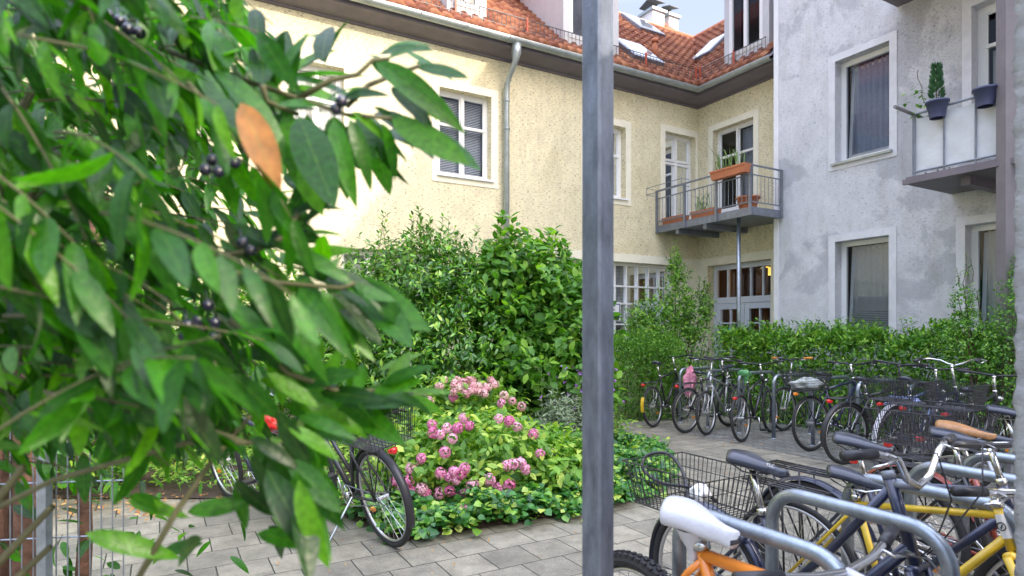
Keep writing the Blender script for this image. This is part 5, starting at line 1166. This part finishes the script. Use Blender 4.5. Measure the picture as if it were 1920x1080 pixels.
mb = MB(); mb.cbox((cx, cy, 3.2), .15, .14, 6.4); mb.build('shaft', M['mauve'], t); mb = MB(); mb.cbox((cx+.098, cy+.02, 3.6), .035, .10, 5.6); mb.build('dark_slit', M['bar'], t)  # dark strip stands in for the shaded slit of the I-profile
t = empty('rough_pillar', (1.55, .3, 0), 'coarse grey rendered pillar edge at the right margin, close in front', 'pillar')
V = []; ny, nz = 90, 260; from mathutils import noise
def pv(s, z):
    # outline runs down the side then round the far corner
    if s < 1.7: p = Vector((1.222, -.2+s, z)); n_ = Vector((-1,0,0))
    else: p = Vector((1.222+(s-1.7), 1.5, z)); n_ = Vector((0,1,0))
    d_ = .010*noise.noise(p*38)+.008*noise.noise(p*85)
    return p+n_*d_
ss = [i*.02 for i in range(0, 125)]; zs_ = [.0+i*.013 for i in range(0, 215)]
for z in zs_:
    for s in ss: V.append(tuple(pv(s, z)))
ns = len(ss); F = [(j*ns+i, j*ns+i+1, (j+1)*ns+i+1, (j+1)*ns+i) for j in range(len(zs_)-1) for i in range(ns-1)]
link('shaft', np_mesh('shaft', np.array(V), np.array(F), M['rough'], (1.55,.3,0), smooth=True), t)

# ------------------------------------------------------------------ wire fence and trunks at the left
fx, fy = -1.667, 2.2
t = empty('wire_fence', (fx, fy, 0), 'light grey double-wire mesh fence behind the laurel at the lower left', 'fence')
mb = MB(); mb.cbox((fx, fy, .62), .034, .034, 1.24); mb.build('post', M['galv'], t)
mb = MB()
for k in range(-24, 7):
    x = fx+k*.037+.018
    mb.tube([(x, fy+.03+(x-fx)*.15, .06), (x, fy+.03+(x-fx)*.15, 1.22)], .0024, 5)
for z in (.1,.3,.5,.7,.9,1.1,1.2): mb.tube([(fx-.9, fy+.036-.135, z), (fx+.25, fy+.036+.037, z)], .003, 5)
mb.build('mesh_panel', M['galv'], t)
t = empty('old_tree', (-2.25, 2.75, 0), 'reddish brown trunks rising behind the wire mesh fence', 'tree')
for k, (x, y, r_) in enumerate(((-2.15,2.7,.05),(-2.35,2.8,.07),(-2.0,2.85,.03))):
    mb = MB(); mb.tube([(x,y,0),(x+.03,y,.5),(x-.02,y+.05,1.0),(x+.06,y+.05,1.6),(x-.05,y+.1,2.5)], [r_*1.2,r_,r_*.9,r_*.75,r_*.5], 12); mb.build('trunk', M['rust'], t, smooth=True)
n = 900; P = np.column_stack([-2.35+rng.normal(size=n)*.45, 2.9+rng.normal(size=n)*.3, .1+rng.random(n)*2.9]); leaf_mesh('foliage', P, rnd_dir(n)+np.array([.2,-.2,-.3]), rnd_dir(n)*.6+np.array([0,0,1]), .09*(.6+.7*rng.random(n)), M['laurel'], t, TB)

# ------------------------------------------------------------------ laurel hanging in from the left, close to the camera
M['twig'] = plain('greenish_brown_twig', (.07,.07,.03), .7, var=.3, vscale=20)
LA = empty('cherry_laurel', (-1.35, 1.1, 0), 'large-leaved laurel hanging in close from the left, with black berries and one withered leaf', 'shrub')
bxs = [(-200,560),(0,520),(60,545),(130,560),(200,590),(300,560),(380,545),(440,600),(600,650),(700,650),(780,600),(850,480),(900,350),(960,220),(1000,150),(1200,120)]
def bx_(y):
    return float(np.interp(y, [b[0] for b in bxs], [b[1] for b in bxs]))
P = []; D = []; Nn = []; S = []; stem = MB()
def topx(p): return 960+FPX*p[0]/p[1], YH-FPX*(p[2]-H)/p[1]
def add_leaf(p, d, n, s, check=True, prob=1):
    tip = p+d/np.linalg.norm(d)*s
    if tip[1] < .42 or p[1] < .42: return
    x, y = topx(tip)
    if check:
        if x > bx_(y): return
        if ((430 < x < 545 and 185 < y < 365) or (335 < x < 425 and 555 < y < 690) or (170 < x < 270 and 15 < y < 75)) and (p[1] < .9 or tip[1] < .9): return
        if y > 860 and rng.random() > .42: return
    P.append(p); D.append(d); Nn.append(n); S.append(s)
r2 = np.random.default_rng(11)
for k in range(430):
    u = r2.random(); Z = .62+1.25*r2.random()**1.1; px = -260+r2.random()*620; py = -160+r2.random()*1230
    if py > 830 and r2.random() < .5: continue
    p0 = np.array(W(px, py, Z)); dirv = np.array([.75+.4*r2.random(), .35*r2.normal(), -.25+.45*r2.normal()*.8]); dirv /= np.linalg.norm(dirv); Ln = .16+.22*r2.random()
    pts = []; p = p0.copy(); v = dirv.copy(); m = 9
    for i in range(m+1): pts.append(p.copy()); p = p+v*Ln/m; v = v+np.array([0,0,-.05])+r2.normal(size=3)*.03; v /= np.linalg.norm(v)
    if topx(pts[-1])[0] < bx_(topx(pts[-1])[1])-20 and pts[-1][1] > .45 and pts[0][1] > .45: stem.tube(pts, [.0021-.00013*i for i in range(m+1)], 5)
    else: continue
    for i in range(1, m+1):
        for sgn in ((1, -1) if i < m else (0,)):
            if sgn and r2.random() < .25: continue
            side = np.cross(v, [0,0,1]); side /= np.linalg.norm(side); d = v*(.75+.3*r2.random())+side*sgn*.75+np.array([0,0,-.15-.55*r2.random()])+r2.normal(size=3)*.28
            nn = np.array([0,-.2,1.])+side*sgn*.3+r2.normal(size=3)*.6; add_leaf(pts[i], d, nn, .045+.055*r2.random())
    # twig back towards the shrub
hero = [ # base px,py -> tip px,py, depth, width factor
 (726,111,800,70,.84,1),(704,117,858,207,.83,1),(781,124,878,139,.88,.9),(733,163,812,223,.86,1),(720,216,862,252,.86,1.0),(733,222,880,302,.84,1.1),(716,230,759,340,.83,1.1),(655,222,702,339,.82,1.1),(560,218,624,378,.80,1.2),
 (605,118,607,20,.82,1.3),(548,140,612,66,.84,1.2),(492,160,492,48,.80,1.9),(520,165,560,50,.82,1.3),(528,150,668,142,.84,1.3),(600,240,645,318,.83,1.1),(650,235,672,300,.85,1.1),(640,190,700,150,.84,1.1),(610,195,520,190,.84,1.1),(556,400,624,354,.84,1.2),(540,340,610,352,.9,1),(560,425,620,372,.86,1.2),(574,437,642,430,.86,1.2),
 (474,545,640,683,.74,1.1),(622,548,722,646,.80,1.0),(659,530,798,617,.80,1.05),(511,448,628,470,.84,1),(637,544,694,572,.78,.9),(563,559,660,604,.8,1),(540,470,655,505,.8,1.2),(560,505,700,530,.8,1.1),(600,520,640,480,.8,1),(690,560,728,590,.8,1),(520,580,560,700,.78,1.1),
 (715,722,800,676,.80,1.25),(718,735,828,757,.82,1.0),(548,718,672,694,.80,1.2),(670,740,682,668,.80,1.3),(460,667,580,655,.8,1.1),(600,735,720,745,.8,1),(640,760,770,742,.82,.9),(560,760,700,800,.8,1),(520,770,580,880,.76,1.1),(430,700,540,790,.72,1.1),(380,690,470,800,.70,1.1),
 (330,740,420,870,.66,1.1),(250,640,330,760,.62,1.2),(400,130,560,250,.8,1),(540,860,640,960,.76,1),(500,880,590,1040,.74,1.2),(440,900,520,980,.8,1),(350,960,470,940,.8,1),(380,1010,300,1060,.78,1),(560,900,600,1075,.7,1.1),(480,1000,600,1020,.8,.9),(240,930,350,960,.8,1),(160,1000,330,1040,.75,1.2),(430,420,560,470,.8,1.2),(470,380,600,420,.82,1.2),(700,200,800,262,.85,1),(690,225,770,300,.85,1),(580,225,598,330,.82,1.1),(625,225,655,350,.83,1.2),(560,190,500,240,.83,1),(660,210,742,262,.82,1.1),(420,260,470,400,.8,1.2),(650,540,745,560,.8,1.1),(600,545,690,650,.78,1.1),(560,540,640,640,.79,1.2),(700,735,790,710,.8,1),(610,720,640,640,.8,1.2),(650,740,735,790,.8,1.1),(500,700,600,760,.77,1.2),(420,560,520,640,.76,1.2),(470,620,560,720,.76,1.3),(545,165,560,90,.82,1.2),(430,130,400,30,.8,1.3),(400,120,460,60,.82,1.3),(380,100,350,10,.8,1.3),(540,800,640,850,.76,1),(560,780,650,800,.78,1),(520,830,600,905,.76,1.1),(560,830,620,890,.77,1),(470,820,560,870,.75,1.1),(470,850,520,950,.75,1.1)]
for (a, b, c, d, Z, wf) in hero:
    p = np.array(W(a, b, Z)); q = np.array(W(c, d, Z*(1+.04*r2.normal()))); dv = q-p; s = np.linalg.norm(dv)
    nn = np.array([.15*r2.normal(), -.75, .65])+r2.normal(size=3)*.15; P.append(p); D.append(dv); Nn.append(nn); S.append(s)
for (a, b, c, d, Z, wf) in hero*2:
    if c < 600 and r2.random() < .4: continue
    j = r2.normal(size=4)*np.array([16, 13, 20, 22]); Z2 = Z+.03+.13*r2.random()
    p = np.array(W(a+j[0]-8, b+j[1], Z2)); q = np.array(W(c+j[2]-26, d+j[3], Z2*(1+.06*r2.normal()))); dv = q-p; s_ = np.linalg.norm(dv)
    P.append(p); D.append(dv); Nn.append(np.array([.3*r2.normal(), -.6, .7])+r2.normal(size=3)*.3); S.append(s_)
for pl_ in ([(300,90,.85),(430,140,.84),(560,185,.83),(650,215,.83),(735,222,.84)],[(560,185,.83),(620,150,.83),(670,140,.84),(700,112,.84),(730,110,.85)],[(650,200,.83),(690,160,.84),(740,140,.86),(785,124,.88)],
            [(250,430,.8),(400,500,.8),(520,530,.79),(640,540,.8),(665,530,.8)],[(430,600,.78),(540,700,.79),(640,735,.8),(720,732,.82)],[(-100,1000,.8),(100,900,.8),(350,830,.8),(560,830,.8)],[(250,1100,.78),(330,960,.78),(400,860,.8),(470,780,.8)],[(560,400,.84),(540,440,.84),(480,470,.82),(400,480,.8)],[(492,160,.8),(500,190,.82),(560,215,.83)]):
    stem.tube([W(*q) for q in pl_], [.0042-.0004*i for i in range(len(pl_))], 6)
for a in range(14):
    e = W(-60+r2.random()*200, 50+a*75, .8+.5*r2.random()); b = Vector((-1.35+r2.normal()*.06, 1.1+r2.normal()*.06, 0)); m_ = b.lerp(e, .6)+Vector((-.1, 0, .15)); stem.tube([b, b.lerp(m_, .5)+Vector((-.06,0,.05)), m_, e], [.02,.016,.011,.005], 7)
Pa, Da, Na, Sa = map(np.array, (P, D, Nn, S)); kk = np.arange(len(Pa))%3
VP_, VF_, VU_ = [], [], []
for j, tp in enumerate((leaf_template(9, w=.28, fold=.10, droop=.22), leaf_template(9, w=.24, fold=.16, droop=.38), leaf_template(9, w=.31, fold=.05, droop=.08))):
    q = kk == j; o_ = leaf_mesh('foliage', Pa[q], Da[q], Na[q], Sa[q], M['laurel'], LA, tp)
    VP_.append(o_)
mj = MB()                                   # merge the three leaf shapes into one foliage mesh
for o_ in VP_:
    me = o_.data; b_ = len(mj.v); ul = me.uv_layers[0].data; ox = origin(LA)
    mj.v += [(v.co.x+ox.x, v.co.y+ox.y, v.co.z+ox.z) for v in me.vertices]
    for pg in me.polygons: mj.uv[len(mj.f)] = [tuple(ul[i].uv) for i in pg.loop_indices]; mj.f.append([b_+i for i in pg.vertices]); mj.mi.append(0)
    bpy.data.objects.remove(o_)
mj.build('foliage', M['laurel'], LA, smooth=True)
stem.build('stem', M['twig'], LA, smooth=True)
mb = MB()
bl = leaf_mesh('withered_leaf', [np.array(W(452,192,.70))], [np.array(W(528,352,.69)-W(452,192,.70))], [(.2,-.8,.5)], .108, M['brownleaf'], LA, TB)
bb = MB(); r3 = np.random.default_rng(5)
def sphere(mb, c, r, n=10):
    pr = [(r*math.sin(math.pi*i/n), -r*math.cos(math.pi*i/n)) for i in range(n+1)]; mb.lathe([(max(1e-5, a), b) for a, b in pr], c, 14)
for (x, y) in ((390,572),(403,605),(372,625),(402,632),(388,650),(375,676),(408,672),(352,610),(345,632),(372,600),(225,40),(240,55),(262,62),(205,30),(180,22),(398,300),(385,318),(410,322),(440,305),(15,455),(28,470),(12,480),(470,470),(455,455),(640,190),(630,205)):
    c = W(x, y, .78+.03*r3.random()); b_ = MB(); sphere(b_, c, .0078); b_.tube([c, c+Vector((-.006,.004,.02))], .0011, 4); b_.build('berry', M['berry'], LA, smooth=True)
